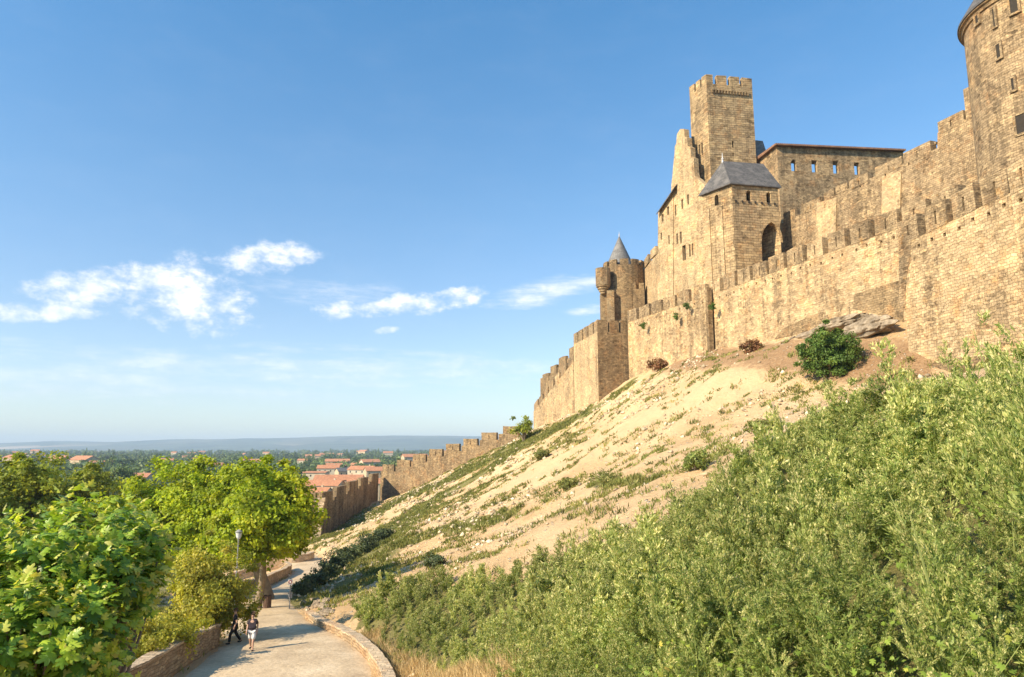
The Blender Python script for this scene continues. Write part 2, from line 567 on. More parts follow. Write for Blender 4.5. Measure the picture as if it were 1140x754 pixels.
        if weld:
            bmesh.ops.remove_doubles(bm, verts=bm.verts, dist=0.0005)
        bmesh.ops.recalc_face_normals(bm, faces=bm.faces)
        bm.to_mesh(me)
        bm.free()
        if smooth:
            me.polygons.foreach_set('use_smooth', [True] * len(me.polygons))
        o = bpy.data.objects.new(name, me)
        COL.objects.link(o)
        if parent is not None:
            o.parent = parent
        if bevel:
            md = o.modifiers.new('bevel', 'BEVEL')
            md.width = bevel
            md.segments = 1
            md.limit_method = 'ANGLE'
        return o


def npmesh(name, V, F, mat, parent=None, rnd=None, pv=None, smooth=False, local=False):
    V = np.asarray(V, dtype=np.float32).reshape(-1, 3)
    if parent is not None and not local:
        V = V - np.array(wloc(parent), dtype=np.float32)
    F = np.asarray(F, dtype=np.int32)
    k = F.shape[1]
    me = bpy.data.meshes.new(name)
    me.vertices.add(len(V))
    me.vertices.foreach_set('co', V.ravel())
    me.loops.add(F.size)
    me.loops.foreach_set('vertex_index', F.ravel())
    me.polygons.add(len(F))
    me.polygons.foreach_set('loop_start', np.arange(0, F.size, k, dtype=np.int32))
    me.polygons.foreach_set('loop_total', np.full(len(F), k, dtype=np.int32))
    if smooth:
        me.polygons.foreach_set('use_smooth', np.ones(len(F), dtype=bool))
    me.update(calc_edges=True)
    for nm, arr in (('rnd', rnd), ('pv', pv)):
        if arr is not None:
            at = me.attributes.new(nm, 'FLOAT', 'POINT')
            at.data.foreach_set('value', np.asarray(arr, dtype=np.float32))
    me.materials.append(mat)
    o = bpy.data.objects.new(name, me)
    COL.objects.link(o)
    if parent is not None:
        o.parent = parent
    return o


def unit(a):
    return a / np.maximum(np.linalg.norm(a, axis=-1, keepdims=True), 1e-9)


def quads(p, d, s, l, w, bend=0.0, rng=RNG):
    """leaf quads: base p, direction d, side s, length l, width w -> (n,4,3)"""
    l, w = l[:, None], w[:, None]
    nrm = np.cross(d, s)
    q = np.empty((len(p), 4, 3), dtype=np.float32)
    q[:, 0] = p
    q[:, 1] = p + d * l * 0.45 + s * w * 0.5
    q[:, 2] = p + d * l + nrm * l * bend
    q[:, 3] = p + d * l * 0.45 - s * w * 0.5
    return q


# ------------------------------------------------------------------ terrain
ground_px = [
    # road
    (215, 754, 31), (330, 754, 32), (438, 752, 31.5), (255, 722, 36.5), (330, 712, 39), (395, 722, 36), (290, 682, 49), (345, 690, 45),
    (290, 665, 59), (318, 658, 65), (338, 648, 77), (358, 634, 95), (350, 638, 88),
    # bank right of the road
    (505, 752, 28), (455, 715, 36), (365, 676, 47), (385, 662, 52), (345, 672, 52), (350, 660, 62),
    (395, 640, 66), (430, 603, 84), (370, 625, 93), (352, 603, 130), (380, 590, 140), (421, 560, 178), (440, 556, 178),
    (500, 530, 168), (545, 508, 160), (575, 492, 155), (605, 476, 150), (640, 462, 131), (667, 449, 116.5), (702, 425, 117), (740, 408, 105),
    (785, 396, 95), (830, 388, 84), (880, 384, 75), (940, 388, 64), (1005, 405, 57), (1045, 432, 52),
    (480, 580, 92), (540, 545, 98), (600, 510, 105), (660, 480, 92), (720, 450, 84), (800, 425, 74), (880, 420, 66),
    (450, 625, 66), (520, 600, 62), (590, 575, 58), (650, 555, 52), (720, 530, 46), (790, 510, 42), (850, 490, 40), (920, 465, 40), (980, 440, 44),
    # under the weeds
    (480, 655, 42), (640, 628, 33), (800, 588, 25),
]
ground_xyz = [
    (0, 0, -1.75), (0, -6, -1.9), (-4, 0, -2.6), (4, -4, -1.3), (2, 3, -1.75), (4, 4.5, -1.45), (5.8, 8, -0.45), (8.3, 15, -0.35), (9, 22, 0.0),
    (14, 8, 1.2), (18, 18, 2.0), (26, 30, 4.0), (20, 0, 2.5), (30, 10, 5), (40, 30, 7), (10, -6, 0.2),
    (0.9, 9, -3.0), (0.0, 15, -4.9), (-3, 24, -7.8), (-2.5, 8, -4.2), (-6, 10, -6.0), (-9, 14, -7.6), (-9, 4, -5.5), (-12, 20, -9.2), (-14.6, 24, -9.5), (-8, 25, -9.5), (-4.5, 17, -7.0),
    (-18, 24, -8.8), (-18, 32, -9.2), (-20, 40, -10.6), (-26, 30, -10), (-24, 52, -13.0), (-34, 50, -13), (-40, 70, -15.5), (-31, 75, -16.0), (-31, 95, -17.5), (-36, 110, -17.3), (-42, 125, -17.5),
    (-60, 60, -16), (-60, 110, -19), (-60, 20, -13), (-40, 5, -10), (-20, 5, -8), (-90, 60, -20), (-50, 160, -21), (-50, 200, -23), (-90, 200, -26),
    (-25, 210, -16), (0, 200, -10), (20, 180, 0), (30, 150, 10), (36, 120, 17), (40, 95, 17), (45, 70, 16), (48, 50, 14), (70, 90, 18), (70, 40, 12), (60, 160, 8), (-30, -30, -9), (30, -30, 3),
]
ctrl = [tuple(U(a, b, y)) for a, b, y in ground_px] + list(ground_xyz)
CP = np.array(ctrl, dtype=np.float64)


def _phi(r2):
    r2 = np.maximum(r2, 1e-9)
    return 0.5 * r2 * np.log(r2)


_S = 50.0
_xy = CP[:, :2] / _S
_n = len(CP)
_K = _phi(((_xy[:, None] - _xy[None]) ** 2).sum(-1)) + np.eye(_n) * 4e-4
_P = np.hstack([np.ones((_n, 1)), _xy])
_A = np.zeros((_n + 3, _n + 3))
_A[:_n, :_n] = _K
_A[:_n, _n:] = _P
_A[_n:, :_n] = _P.T
_sol = np.linalg.solve(_A, np.concatenate([CP[:, 2], np.zeros(3)]))

ROAD = [(-8.6, 6), (-9.2, 20), (-10.0, 31), (-11.6, 38), (-14.9, 45), (-18.0, 53), (-20.8, 61), (-22.6, 70), (-24.2, 80), (-26.2, 93), (-29.5, 105), (-34.5, 116), (-42, 126), (-52, 134)]
ROAD_W = [4.6, 4.7, 4.5, 3.6, 2.5, 2.3, 2.2, 2.1, 2.0, 2.0, 2.2, 2.6, 2.6, 2.6]


def catmull(P, n=8):
    P = [np.array(p, float) for p in P]
    out = []
    for i in range(len(P) - 1):
        p0, p1, p2, p3 = P[max(i - 1, 0)], P[i], P[i + 1], P[min(i + 2, len(P) - 1)]
        for k in range(n):
            t = k / n
            out.append(0.5 * ((2 * p1) + (-p0 + p2) * t + (2 * p0 - 5 * p1 + 4 * p2 - p3) * t * t + (-p0 + 3 * p1 - 3 * p2 + p3) * t ** 3))
    out.append(P[-1])
    return np.array(out)


ROADC = catmull([(a, b, c) for (a, b), c in zip(ROAD, ROAD_W)])


def tps(xy):
    xy = np.asarray(xy, float).reshape(-1, 2) / _S
    out = np.empty(len(xy))
    for i in range(0, len(xy), 20000):
        q = xy[i:i + 20000]
        out[i:i + 20000] = _phi(((q[:, None] - _xy[None]) ** 2).sum(-1)) @ _sol[:_n] + _sol[_n] + q @ _sol[_n + 1:]
    return out


ROADZ = tps(ROADC[:, :2])
ROADZ = np.convolve(np.pad(ROADZ, 4, mode='edge'), np.ones(9) / 9, 'valid')


def road_dist(xy):
    xy = np.asarray(xy, float).reshape(-1, 2)
    d = np.empty(len(xy))
    z = np.empty(len(xy))
    for i in range(0, len(xy), 20000):
        q = xy[i:i + 20000]
        dd = np.sqrt(((q[:, None] - ROADC[None, :, :2]) ** 2).sum(-1))
        j = dd.argmin(1)
        d[i:i + 20000] = dd[np.arange(len(q)), j] - ROADC[j, 2]
        z[i:i + 20000] = ROADZ[j]
    return d, z


def vnoise(xy, scale, seed=0):
    """smooth value noise 0..1"""
    xy = np.asarray(xy, float).reshape(-1, 2) * scale + seed * 17.31
    i = np.floor(xy).astype(np.int64)
    f = xy - i
    f = f * f * (3 - 2 * f)

    def h(a, b):
        n = (a * 374761393 + b * 668265263 + seed * 982451653) & 0xffffffff
        n = ((n ^ (n >> 13)) * 1274126177) & 0xffffffff
        return ((n ^ (n >> 16)) & 0xffff) / 65535.0
    a = h(i[:, 0], i[:, 1]); b = h(i[:, 0] + 1, i[:, 1]); c = h(i[:, 0], i[:, 1] + 1); d = h(i[:, 0] + 1, i[:, 1] + 1)
    return (a * (1 - f[:, 0]) + b * f[:, 0]) * (1 - f[:, 1]) + (c * (1 - f[:, 0]) + d * f[:, 0]) * f[:, 1]


def fbm(xy, scale, oct=4, seed=0):
    s, a, t = 0, 1.0, 0
    for k in range(oct):
        s = s + a * vnoise(xy, scale * 2 ** k, seed + k)
        t += a
        a *= 0.55
    return s / t


def smooth(x, a, b):
    t = np.clip((x - a) / (b - a), 0, 1)
    return t * t * (3 - 2 * t)


def height(xy):
    xy = np.asarray(xy, float).reshape(-1, 2)
    z = tps(xy)
    rough = (fbm(xy, 0.12, 5, 3) - 0.5) * 1.5 + (fbm(xy, 0.8, 3, 9) - 0.5) * 0.35
    rill = np.column_stack([xy[:, 0] * 0.07 + xy[:, 1] * 0.03, xy[:, 1] * 0.42 - xy[:, 0] * 0.16])
    rough = rough + (fbm(rill, 1.0, 3, 81) - 0.5) * 1.0
    d, rz = road_dist(xy)
    far = smooth(d, 0.5, 6)
    z = z + rough * far * smooth(np.hypot(xy[:, 0], xy[:, 1]), 3, 12)
    wgt = 1 - smooth(d, 0.15, 1.6)
    z = z * (1 - wgt) + (rz - 0.06) * wgt
    # the hill runs out into the plain
    e = np.maximum.reduce([-105 - xy[:, 0], xy[:, 0] - 95, xy[:, 1] - 235, -45 - xy[:, 1]])
    k = smooth(e, -35, 0)
    return z * (1 - k) + (-29.5) * k


def H(x, y):
    return float(height([(x, y)])[0])


def G(px, py, y0=2.0, y1=320.0):
    """where the sight line through a photo pixel meets the hillside"""
    r = ray(px, py)
    ys = np.concatenate([np.arange(y0, 40, 0.25), np.arange(40, y1, 0.6)])
    t = ys / r.y
    hh = height(np.stack([r.x * t, ys], 1))
    below = np.where(r.z * t < hh)[0]
    i = below[0] if len(below) else len(ys) - 1
    y = ys[i]
    return Vector((r.x * y / r.y, y, hh[i]))


gx = np.concatenate([np.arange(-105, -45, 2.0), np.arange(-45, 45, 0.6), np.arange(45, 95.1, 2.0)])
gy = np.concatenate([np.arange(-45, -2, 2.5), np.arange(-2, 130, 0.6), np.arange(130, 190, 1.0), np.arange(190, 235.1, 2.5)])
XX, YY = np.meshgrid(gx, gy)
TXY = np.stack([XX.ravel(), YY.ravel()], 1)
TZ = height(TXY)
nx, ny = len(gx), len(gy)
idx = np.arange(nx * ny).reshape(ny, nx)
TF = np.stack([idx[:-1, :-1], idx[:-1, 1:], idx[1:, 1:], idx[1:, :-1]], -1).reshape(-1, 4)


def seg_dist(xy, pl):
    d = np.full(len(xy), 1e9)
    for a, b in zip(pl[:-1], pl[1:]):
        a, b = np.array(a[:2]), np.array(b[:2])
        ab = b - a
        t = np.clip(((xy - a) @ ab) / max(ab @ ab, 1e-9), 0, 1)
        d = np.minimum(d, np.hypot(*(xy - a - t[:, None] * ab).T))
    return d


def gl(*pp):
    return [G(*p) for p in pp]


GREEN_LINES = [  # world lines along which the slope is grassed (line, half width)
    (gl((575, 496), (540, 514), (490, 538), (440, 560), (400, 578), (355, 602)), 7.0),
    (gl((640, 468), (610, 482), (580, 498), (540, 525), (500, 548), (455, 575)), 4.5),
    (gl((455, 575), (425, 600), (390, 640), (350, 665)), 6.0),
    (gl((700, 426), (672, 450), (640, 468)), 2.5),
    (gl((660, 541), (700, 537), (735, 531)), 0.9),
    (gl((560, 575), (510, 585), (450, 605)), 2.5),
]


def green_mask(xy):
    g = np.zeros(len(xy))
    for ln, hw in GREEN_LINES:
        d = seg_dist(xy, ln)
        g = np.maximum(g, 1 - smooth(d, hw * 0.35, hw))
    left = smooth(-xy[:, 0] - 0.12 * (xy[:, 1] - 20), 13.5, 17.5) * (1 - smooth(xy[:, 1], 60, 75))
    g = np.maximum(g, left)
    g = np.maximum(g, smooth(-xy[:, 0], 40, 48))
    return g


WEED_POLY = [(1.3, 1.5), (9, -1.5), (14, 4), (11.5, 10), (9.8, 16), (8.3, 25), (3.4, 33), (-3.8, 41), (-9.6, 44.0), (-7.9, 40), (-5.6, 35.4), (-3.3, 30.5), (-1.3, 24), (-0.4, 17), (0.1, 10.5), (0.6, 6), (0.8, 3)]


def in_poly(xy, poly):
    x, y = xy[:, 0], xy[:, 1]
    c = np.zeros(len(xy), bool)
    n = len(poly)
    for i in range(n):
        x0, y0 = poly[i]
        x1, y1 = poly[(i + 1) % n]
        with np.errstate(divide='ignore', invalid='ignore'):
            c ^= ((y0 > y) != (y1 > y)) & (x < (x1 - x0) * (y - y0) / (y1 - y0 + 1e-12) + x0)
    return c


tg = green_mask(TXY)
tweed = in_poly(TXY, WEED_POLY).astype(float)
redpts = gl((760, 402), (860, 393), (960, 400), (1000, 415))
tred = np.maximum(1 - smooth(seg_dist(TXY, redpts), 0.8, 5.5), 0)
palepts = gl((560, 545), (650, 500), (730, 455), (800, 425))
tpale = 1 - smooth(seg_dist(TXY, palepts), 3, 11)
terrain = npmesh('hillside', np.column_stack([TXY, TZ]), TF, None or bpy.data.materials.new('hill_earth'), smooth=True)
tag(terrain, kind='structure')
ca = terrain.data.attributes.new('cover', 'FLOAT_COLOR', 'POINT')
ca.data.foreach_set('color', np.column_stack([np.maximum(tg, tweed * 1.3), tred, tpale, np.ones(len(tg))]).astype(np.float32).ravel())


def earth_mat(mt):
    mt.use_nodes = True
    t = NT(mt.node_tree)
    t.n.clear()
    out = t.node('ShaderNodeOutputMaterial')
    p = t.node('ShaderNodeBsdfPrincipled')
    p.inputs['Roughness'].default_value = 0.95
    p.inputs['Specular IOR Level'].default_value = 0.1
    t.l.new(p.outputs[0], out.inputs[0])
    pos = t.node('ShaderNodeNewGeometry').outputs['Position']
    a = t.node('ShaderNodeAttribute', attribute_name='cover')
    sp = t.node('ShaderNodeSeparateColor', i_0=a.outputs['Color'])
    big = t.noise(pos, 0.18, 7, 0.65)
    mid = t.noise(pos, 0.9, 8, 0.75)
    fine = t.noise(pos, 5.0, 6, 0.75)
    col = t.ramp(big, [(0.3, (0.52, 0.34, 0.175)), (0.5, (0.66, 0.455, 0.25)), (0.7, (0.74, 0.545, 0.325))])
    col = t.mix(t.math('MULTIPLY', sp.outputs[2], 0.75), col, t.ramp(mid, [(0.3, (0.62, 0.41, 0.22)), (0.6, (0.75, 0.54, 0.32))]))
    col = t.mix(t.math('MULTIPLY', t.step(t.math('ADD', sp.outputs[1], t.math('MULTIPLY', t.math('SUBTRACT', mid, 0.5), 1.8)), 0.25, 0.85), 0.85), col, t.ramp(fine, [(0.3, (0.17, 0.09, 0.045)), (0.5, (0.32, 0.19, 0.10)), (0.7, (0.48, 0.32, 0.18))]))
    # stones and crumbs
    vo = t.node('ShaderNodeTexVoronoi', feature='F1')
    t.l.new(pos, vo.inputs['Vector'])
    vo.inputs['Scale'].default_value = 2.4
    vs = t.node('ShaderNodeSeparateColor', i_0=vo.outputs['Color'])
    stone = t.math('MULTIPLY', t.math('SUBTRACT', 1.0, t.step(vo.outputs['Distance'], 0.16, 0.30)), t.step(vs.outputs[0], 0.62, 0.7))
    stone = t.math('MULTIPLY', stone, t.math('SUBTRACT', 1.0, sp.outputs[2]))
    col = t.mix(stone, col, (0.62, 0.53, 0.40))
    col = t.mix(t.math('MULTIPLY', t.step(mid, 0.54, 0.68), 0.5), col, t.mix(1.0, col, (0.74, 0.66, 0.56), 'MULTIPLY'))
    gm = t.math('ADD', sp.outputs[0], t.math('MULTIPLY', t.math('SUBTRACT', mid, 0.5), 1.6))
    gcol = t.ramp(fine, [(0.3, (0.09, 0.11, 0.03)), (0.6, (0.20, 0.20, 0.06)), (0.8, (0.36, 0.29, 0.13))])
    col = t.mix(t.math('MULTIPLY', t.step(gm, 0.42, 0.75), 0.85), col, gcol)
    t.l.new(col, p.inputs['Base Color'])
    hgt = t.math('ADD', t.math('MULTIPLY', mid, 0.9), t.math('ADD', t.math('MULTIPLY', fine, 0.35), t.math('MULTIPLY', stone, 0.4)))
    bp = t.node('ShaderNodeBump', i_Height=hgt)
    bp.inputs['Strength'].default_value = 1.0
    bp.inputs['Distance'].default_value = 0.5
    t.l.new(bp.outputs[0], p.inputs['Normal'])


earth_mat(terrain.data.materials[0])

# ---- road sheet
mt, t, p, out = new_mat('road_gravel')
M_ROAD = mt
pos = t.node('ShaderNodeNewGeometry').outputs['Position']
n1 = t.noise(pos, 0.5, 7, 0.7)
n2 = t.noise(pos, 7, 5, 0.75)
vo = t.node('ShaderNodeTexVoronoi', feature='F1')
t.l.new(pos, vo.inputs['Vector'])
vo.inputs['Scale'].default_value = 5.5
vs = t.node('ShaderNodeSeparateColor', i_0=vo.outputs['Color'])
col = t.ramp(n1, [(0.32, (0.40, 0.30, 0.195)), (0.5, (0.54, 0.415, 0.27)), (0.68, (0.64, 0.51, 0.35))])
col = t.mix(0.5, col, t.ramp(vs.outputs[0], [(0, (0.82, 0.81, 0.80)), (1, (1.12, 1.11, 1.08))]), 'MULTIPLY')
col = t.mix(t.math('MULTIPLY', t.step(n2, 0.52, 0.7), 0.5), col, (0.20, 0.15, 0.10))
t.l.new(col, p.inputs['Base Color'])
bp = t.node('ShaderNodeBump', i_Height=t.math('ADD', n2, t.math('MULTIPLY', vo.outputs['Distance'], -0.6)))
bp.inputs['Strength'].default_value = 0.55
bp.inputs['Distance'].default_value = 0.04
t.l.new(bp.outputs[0], p.inputs['Normal'])
rv, rf = [], []
NW = 9
for i in range(len(ROADC)):
    a = ROADC[max(i - 1, 0)][:2]
    b = ROADC[min(i + 1, len(ROADC) - 1)][:2]
    d = (b - a) / np.linalg.norm(b - a)
    nrm = np.array([d[1], -d[0]])
    for k in range(NW):
        s = (k / (NW - 1) * 2 - 1)
        q = ROADC[i][:2] + nrm * s * (ROADC[i][2] + 0.25)
        rv.append((q[0], q[1], ROADZ[i] + 0.05 * (1 - s * s) - 0.02 + (0.0 if abs(s) < 0.99 else -0.12)))
for i in range(len(ROADC) - 1):
    for k in range(NW - 1):
        rf.append((i * NW + k, i * NW + k + 1, (i + 1) * NW + k + 1, (i + 1) * NW + k))
tag(npmesh('road', rv, rf, M_ROAD, smooth=True), kind='structure')

# ---- far plain + hills
mt, t, p, out = new_mat('plain_fields')
M_PLAIN = mt
pos = t.node('ShaderNodeNewGeometry').outputs['Position']
vo = t.node('ShaderNodeTexVoronoi', feature='F1')
t.l.new(t.mapping(pos, (1, 0.5, 0.0)), vo.inputs['Vector'])
vo.inputs['Scale'].default_value = 0.004
vs = t.node('ShaderNodeSeparateColor', i_0=vo.outputs['Color'])
nn = t.noise(pos, 0.012, 6, 0.7)
col = t.ramp(vs.outputs[0], [(0, (0.07, 0.085, 0.03)), (0.5, (0.14, 0.14, 0.055)), (0.8, (0.30, 0.24, 0.12)), (1, (0.42, 0.34, 0.2))])
col = t.mix(t.step(nn, 0.42, 0.6), col, (0.06, 0.08, 0.03))
t.l.new(col, p.inputs['Base Color'])
pl = MB()
pl.face([(-16000, -3000, -29), (16000, -3000, -29), (16000, 16000, -29), (-16000, 16000, -29)])
tag(pl.build('plain', M_PLAIN), kind='structure')

mt, t, p, out = new_mat('hill_woods')
M_HILL = mt
pos = t.node('ShaderNodeNewGeometry').outputs['Position']
n1 = t.noise(pos, 0.0035, 7, 0.7)
vo = t.node('ShaderNodeTexVoronoi', feature='F1')
t.l.new(t.mapping(pos, (1, 0.35, 0)), vo.inputs['Vector'])
vo.inputs['Scale'].default_value = 0.0022
vs = t.node('ShaderNodeSeparateColor', i_0=vo.outputs['Color'])
spz = t.node('ShaderNodeSeparateXYZ', i_0=pos)
low = t.math('SUBTRACT', 1.0, t.step(spz.outputs[2], -10, 60))
col = t.ramp(n1, [(0.35, (0.025, 0.05, 0.045)), (0.65, (0.12, 0.155, 0.10))])
fld = t.math('MULTIPLY', t.step(vs.outputs[0], 0.68, 0.74), t.math('ADD', t.math('MULTIPLY', low, 0.85), 0.1))
col = t.mix(fld, col, (0.55, 0.42, 0.30))
t.l.new(col, p.inputs['Base Color'])
hx = np.linspace(-9000, 6000, 240)
hy = np.linspace(4600, 10500, 60)
HX, HY = np.meshgrid(hx, hy)
hxy = np.stack([HX.ravel(), HY.ravel()], 1)
base = smooth(hxy[:, 1], 4700, 8300)
pxh = hxy[:, 0] / hxy[:, 1] * FPX + CX
ridge = np.interp(pxh, [-200, 0, 60, 130, 200, 260, 330, 400, 480, 560, 700], [62, 68, 88, 84, 104, 118, 128, 150, 154, 146, 152])
hz = -30 + base * (ridge + 30 + (fbm(hxy, 1 / 900.0, 4, 5) - 0.5) * 55)
hidx = np.arange(240 * 60).reshape(60, 240)
hf = np.stack([hidx[:-1, :-1], hidx[:-1, 1:], hidx[1:, 1:], hidx[1:, :-1]], -1).reshape(-1, 4)
tag(npmesh('hills', np.column_stack([hxy, hz]), hf, M_HILL, smooth=True), kind='structure')

# ---- the air over the plain
hb = MB()
hb.box((0, 4950, 85), (24000, 14000, 235))
haze = hb.build('haze', bpy.data.materials.new('haze_air'))
tag(haze, kind='stuff')
hm = haze.data.materials[0]
hm.use_nodes = True
t = NT(hm.node_tree)
t.n.clear()
out = t.node('ShaderNodeOutputMaterial')
pvn = t.node('ShaderNodeVolumePrincipled')
pvn.inputs['Color'].default_value = (0.64, 0.81, 1.0, 1)
pvn.inputs['Density'].default_value = 0.00013
t.l.new(pvn.outputs[0], out.inputs['Volume'])


# ------------------------------------------------------------------ masonry helpers
def plane_of(A, B):
    """upright plane through two points, normal towards the camera"""
    d = Vector((B.x - A.x, B.y - A.y, 0)).normalized()
    n = Vector((d.y, -d.x, 0))
    if n.dot(Vector((-A.x, -A.y, 0))) < 0:
        n = -n
    return Vector((A.x, A.y, 0)), n, d


def px_poly(pts, P, N):
    return [UP(a, b, P, N) for a, b in pts]


def window_holes(lst, P, N):
    """rectangular windows given by their pixel box; upright in the world"""
    out = []
    for x0, y0, x1, y1, *k in lst:
        a = UP(x0, (y0 + y1) / 2, P, N)
        b = UP(x1, (y0 + y1) / 2, P, N)
        zt = UP((x0 + x1) / 2, y0, P, N).z
        zb = UP((x0 + x1) / 2, y1, P, N).z
        if k and k[0] == 'arch':
            zs = zb + (zt - zb) * 0.72
            mid = (a + b) / 2
            q = [(a.x, a.y, zb), (b.x, b.y, zb), (b.x, b.y, zs)]
            q += [(mid.x + (b.x - mid.x) * c1, mid.y + (b.y - mid.y) * c1, zs + (zt - zs) * c2) for c1, c2 in ((0.75, 0.62), (0, 1), (-0.75, 0.62))]
            q += [(a.x, a.y, zs)]
            out.append([Vector(v) for v in q])
        else:
            out.append([Vector((a.x, a.y, zb)), Vector((b.x, b.y, zb)), Vector((b.x, b.y, zt)), Vector((a.x, a.y, zt))])
    return out


def rampart(name, label, A, B, n, mh=1.9, frac=0.74, thick=1.2, zbot=None, slit=True, mat=M_WALL, mmat=M_WALLTOP, group=None, holes=True, steps=False, rise=0.0):
    """crenellated wall; A, B are the top corners of its first and last merlon (3-D)"""
    P, N, d = plane_of(A, B)
    L = (Vector((B.x, B.y, 0)) - Vector((A.x, A.y, 0))).length
    root = thing(name, label, 'rampart', ((A.x + B.x) / 2, (A.y + B.y) / 2, min(A.z, B.z) - 9), group)
    back = -N * thick

    def at(s, z):
        q = Vector((A.x, A.y, 0)) + d * s
        return Vector((q.x, q.y, z))

    def ztop(s):
        return A.z + (B.z - A.z) * s / L
    zb = zbot if zbot is not None else min(A.z, B.z) - 16
    pitch = L / n
    outer = [at(0, zb), at(L, zb)]
    for k in range(n - 1, -1, -1):
        z = ztop((k + 0.5) * pitch) - mh if steps else None
        s1, s0 = (k + 1) * pitch, k * pitch
        outer += [at(s1, z if steps else ztop(s1) - mh), at(s0 + (0.001 if steps and k else 0), z if steps else ztop(s0) - mh)]
    hl = []
    if holes:
        for k in range(n):
            for fr in (0.22, 0.7):
                s = (k + fr + random.uniform(-0.05, 0.05)) * pitch
                z = ztop(s) - mh - (1.0 if steps else 0.7) - random.uniform(0, 0.3)
                hl.append([at(s, z), at(s + 0.28, z), at(s + 0.28, z + 0.3), at(s, z + 0.3)])
    b = MB()
    b.panel(outer, hl, back)
    b.build('wall_body', mat, root)
    for k in range(n):
        w_ = pitch * frac * random.uniform(0.93, 1.07)
        s0 = (k + 0.5) * pitch - w_ / 2
        if k == 0:
            s0 = 0.0
        s1 = min(s0 + w_, L)
        zt = ztop((k + 0.5) * pitch) + random.uniform(-0.12, 0.12)
        zl = zt - mh - (0.02 if not steps else 0.0)
        zA, zB2 = ztop(s0) - mh - 0.02, ztop(s1) - mh - 0.02
        if steps:
            zA = zB2 = ztop((k + 0.5) * pitch) - mh - 0.02
        j = lambda: random.uniform(-0.09, 0.09)
        off = N * 0.03
        t0, t1 = (zt + rise, zt) if not steps else (zt, zt)
        t0 = ztop(s0) + random.uniform(-.1, .1) if not steps else zt
        t1 = ztop(s1) + random.uniform(-.1, .1) if not steps else zt
        poly = [at(s0, zA) + off, at(s1, zB2) + off, at(s1 + j(), t1 + j()) + off, at(s0 + w_ * 0.5, (t0 + t1) / 2 + j()) + off, at(s0 + j(), t0 + j()) + off]
        hs = []
        if slit and w_ > 1.2:
            sm = (s0 + s1) / 2
            zz = (t0 + t1) / 2
            hs = [[at(sm - 0.09, zz - mh * 0.85) + off, at(sm + 0.09, zz - mh * 0.85) + off, at(sm + 0.09, zz - mh * 0.3) + off, at(sm - 0.09, zz - mh * 0.3) + off]]
        mb = MB()
        mb.panel(poly, hs, -N * (thick * 0.55))
        mb.build('merlon', random.choice((mmat, mmat, mat)), root)
    return root


def facade_wall(name, label, A, B, body_px, merlons, zb, thick=1.2, mat=M_WALL, mmat=M_WALLTOP, holes_px=(), cat='rampart'):
    """a wall on an upright plane, read off the photo: body outline + merlons (x0, y0, x1, y1, drop px)"""
    P, N, d = plane_of(A, B)
    root = thing(name, label, cat, (A.x, A.y, zb))
    top = px_poly(body_px, P, N)
    a, e = top[0], top[-1]
    outer = top + [Vector((e.x, e.y, zb)), Vector((a.x, a.y, zb))]
    b = MB()
    b.panel(outer, window_holes(holes_px, P, N), -N * thick)
    b.build('wall_body', mat, root)
    for x0, y0, x1, y1, dr in merlons:
        off = N * 0.03
        p0, p1 = UP(x0, y0, P, N), UP(x1, y1, P, N)
        q0, q1 = UP(x0, y0 + dr, P, N), UP(x1, y1 + dr, P, N)
        q0, q1 = Vector((p0.x, p0.y, q0.z)), Vector((p1.x, p1.y, q1.z))
        hs = []
        if abs(x1 - x0) > 14:
            c = (p0 + p1) / 2
            hs = [[c + d * -0.08 + Vector((0, 0, -1.4)) + off, c + d * 0.08 + Vector((0, 0, -1.4)) + off, c + d * 0.08 + Vector((0, 0, -0.5)) + off, c + d * -0.08 + Vector((0, 0, -0.5)) + off]]
        mb = MB()
        mb.panel([q0 + off, q1 + off, p1 + off, p0 + off], hs, -N * thick * 0.6)
        mb.build('merlon', random.choice((mmat, mmat, mat)), root)
    return root


def V3(v, z):
    return Vector((v.x, v.y, z))


# ------------------------------------------------------------------ the keep
KF = U(786.0, 82.4, 113)
KZ = KF.z
KL, KR = UZ(767.3, 97.0, KZ), UZ(836.8, 87.2, KZ)
KB = KL + KR - KF
keep = thing('keep_tower', 'tall square keep with battlements, the highest tower on the hill', 'tower', (KF.x, KF.y, 20))
KBODY = KZ - 1.75
b = MB()
Pk, Nk, dk = plane_of(KF, KR)
hl = window_holes([(815, 157, 817, 164.5), (815.5, 170, 817, 174)], Pk, Nk)
b.panel([V3(q_, z_) + Nk * 0.005 for q_, z_ in ((KF, 18), (KR, 18), (KR, KBODY), (KF, KBODY))], [[q_ + Nk * 0.005 for q_ in h_] for h_ in hl], -Nk * 0.9)
Pl, Nl, dl = plane_of(KL, KF)
hl2 = window_holes([(778, 161, 779.6, 173), (781, 159, 782.6, 173)], Pl, Nl)
b.panel([V3(KL, 18), V3(KF, 18), V3(KF, KBODY), V3(KL, KBODY)], hl2, -Nl * 0.9)
b.face([V3(KR, 18), V3(KB, 18), V3(KB, KBODY), V3(KR, KBODY)])
b.face([V3(KB, 18), V3(KL, 18), V3(KL, KBODY), V3(KB, KBODY)])
b.face([V3(q, KBODY - 0.3) for q in (KF, KR, KB, KL)])
b.build('tower_body', M_ASHLAR, keep, weld=False)


def face_merlons(root, A, B, zb, zt, spans, N, thick=0.7, mat=M_ASHLAR):
    for f0, f1 in spans:
        p0, p1 = A.lerp(B, f0), A.lerp(B, f1)
        mb = MB()
        o = N * 0.02
        mb.panel([V3(p0, zb) + o, V3(p1, zb) + o, V3(p1, zt + random.uniform(-.1, .05)) + o, V3(p0, zt + random.uniform(-.1, .05)) + o], [], -N * thick)
        mb.build('merlon', mat, root)


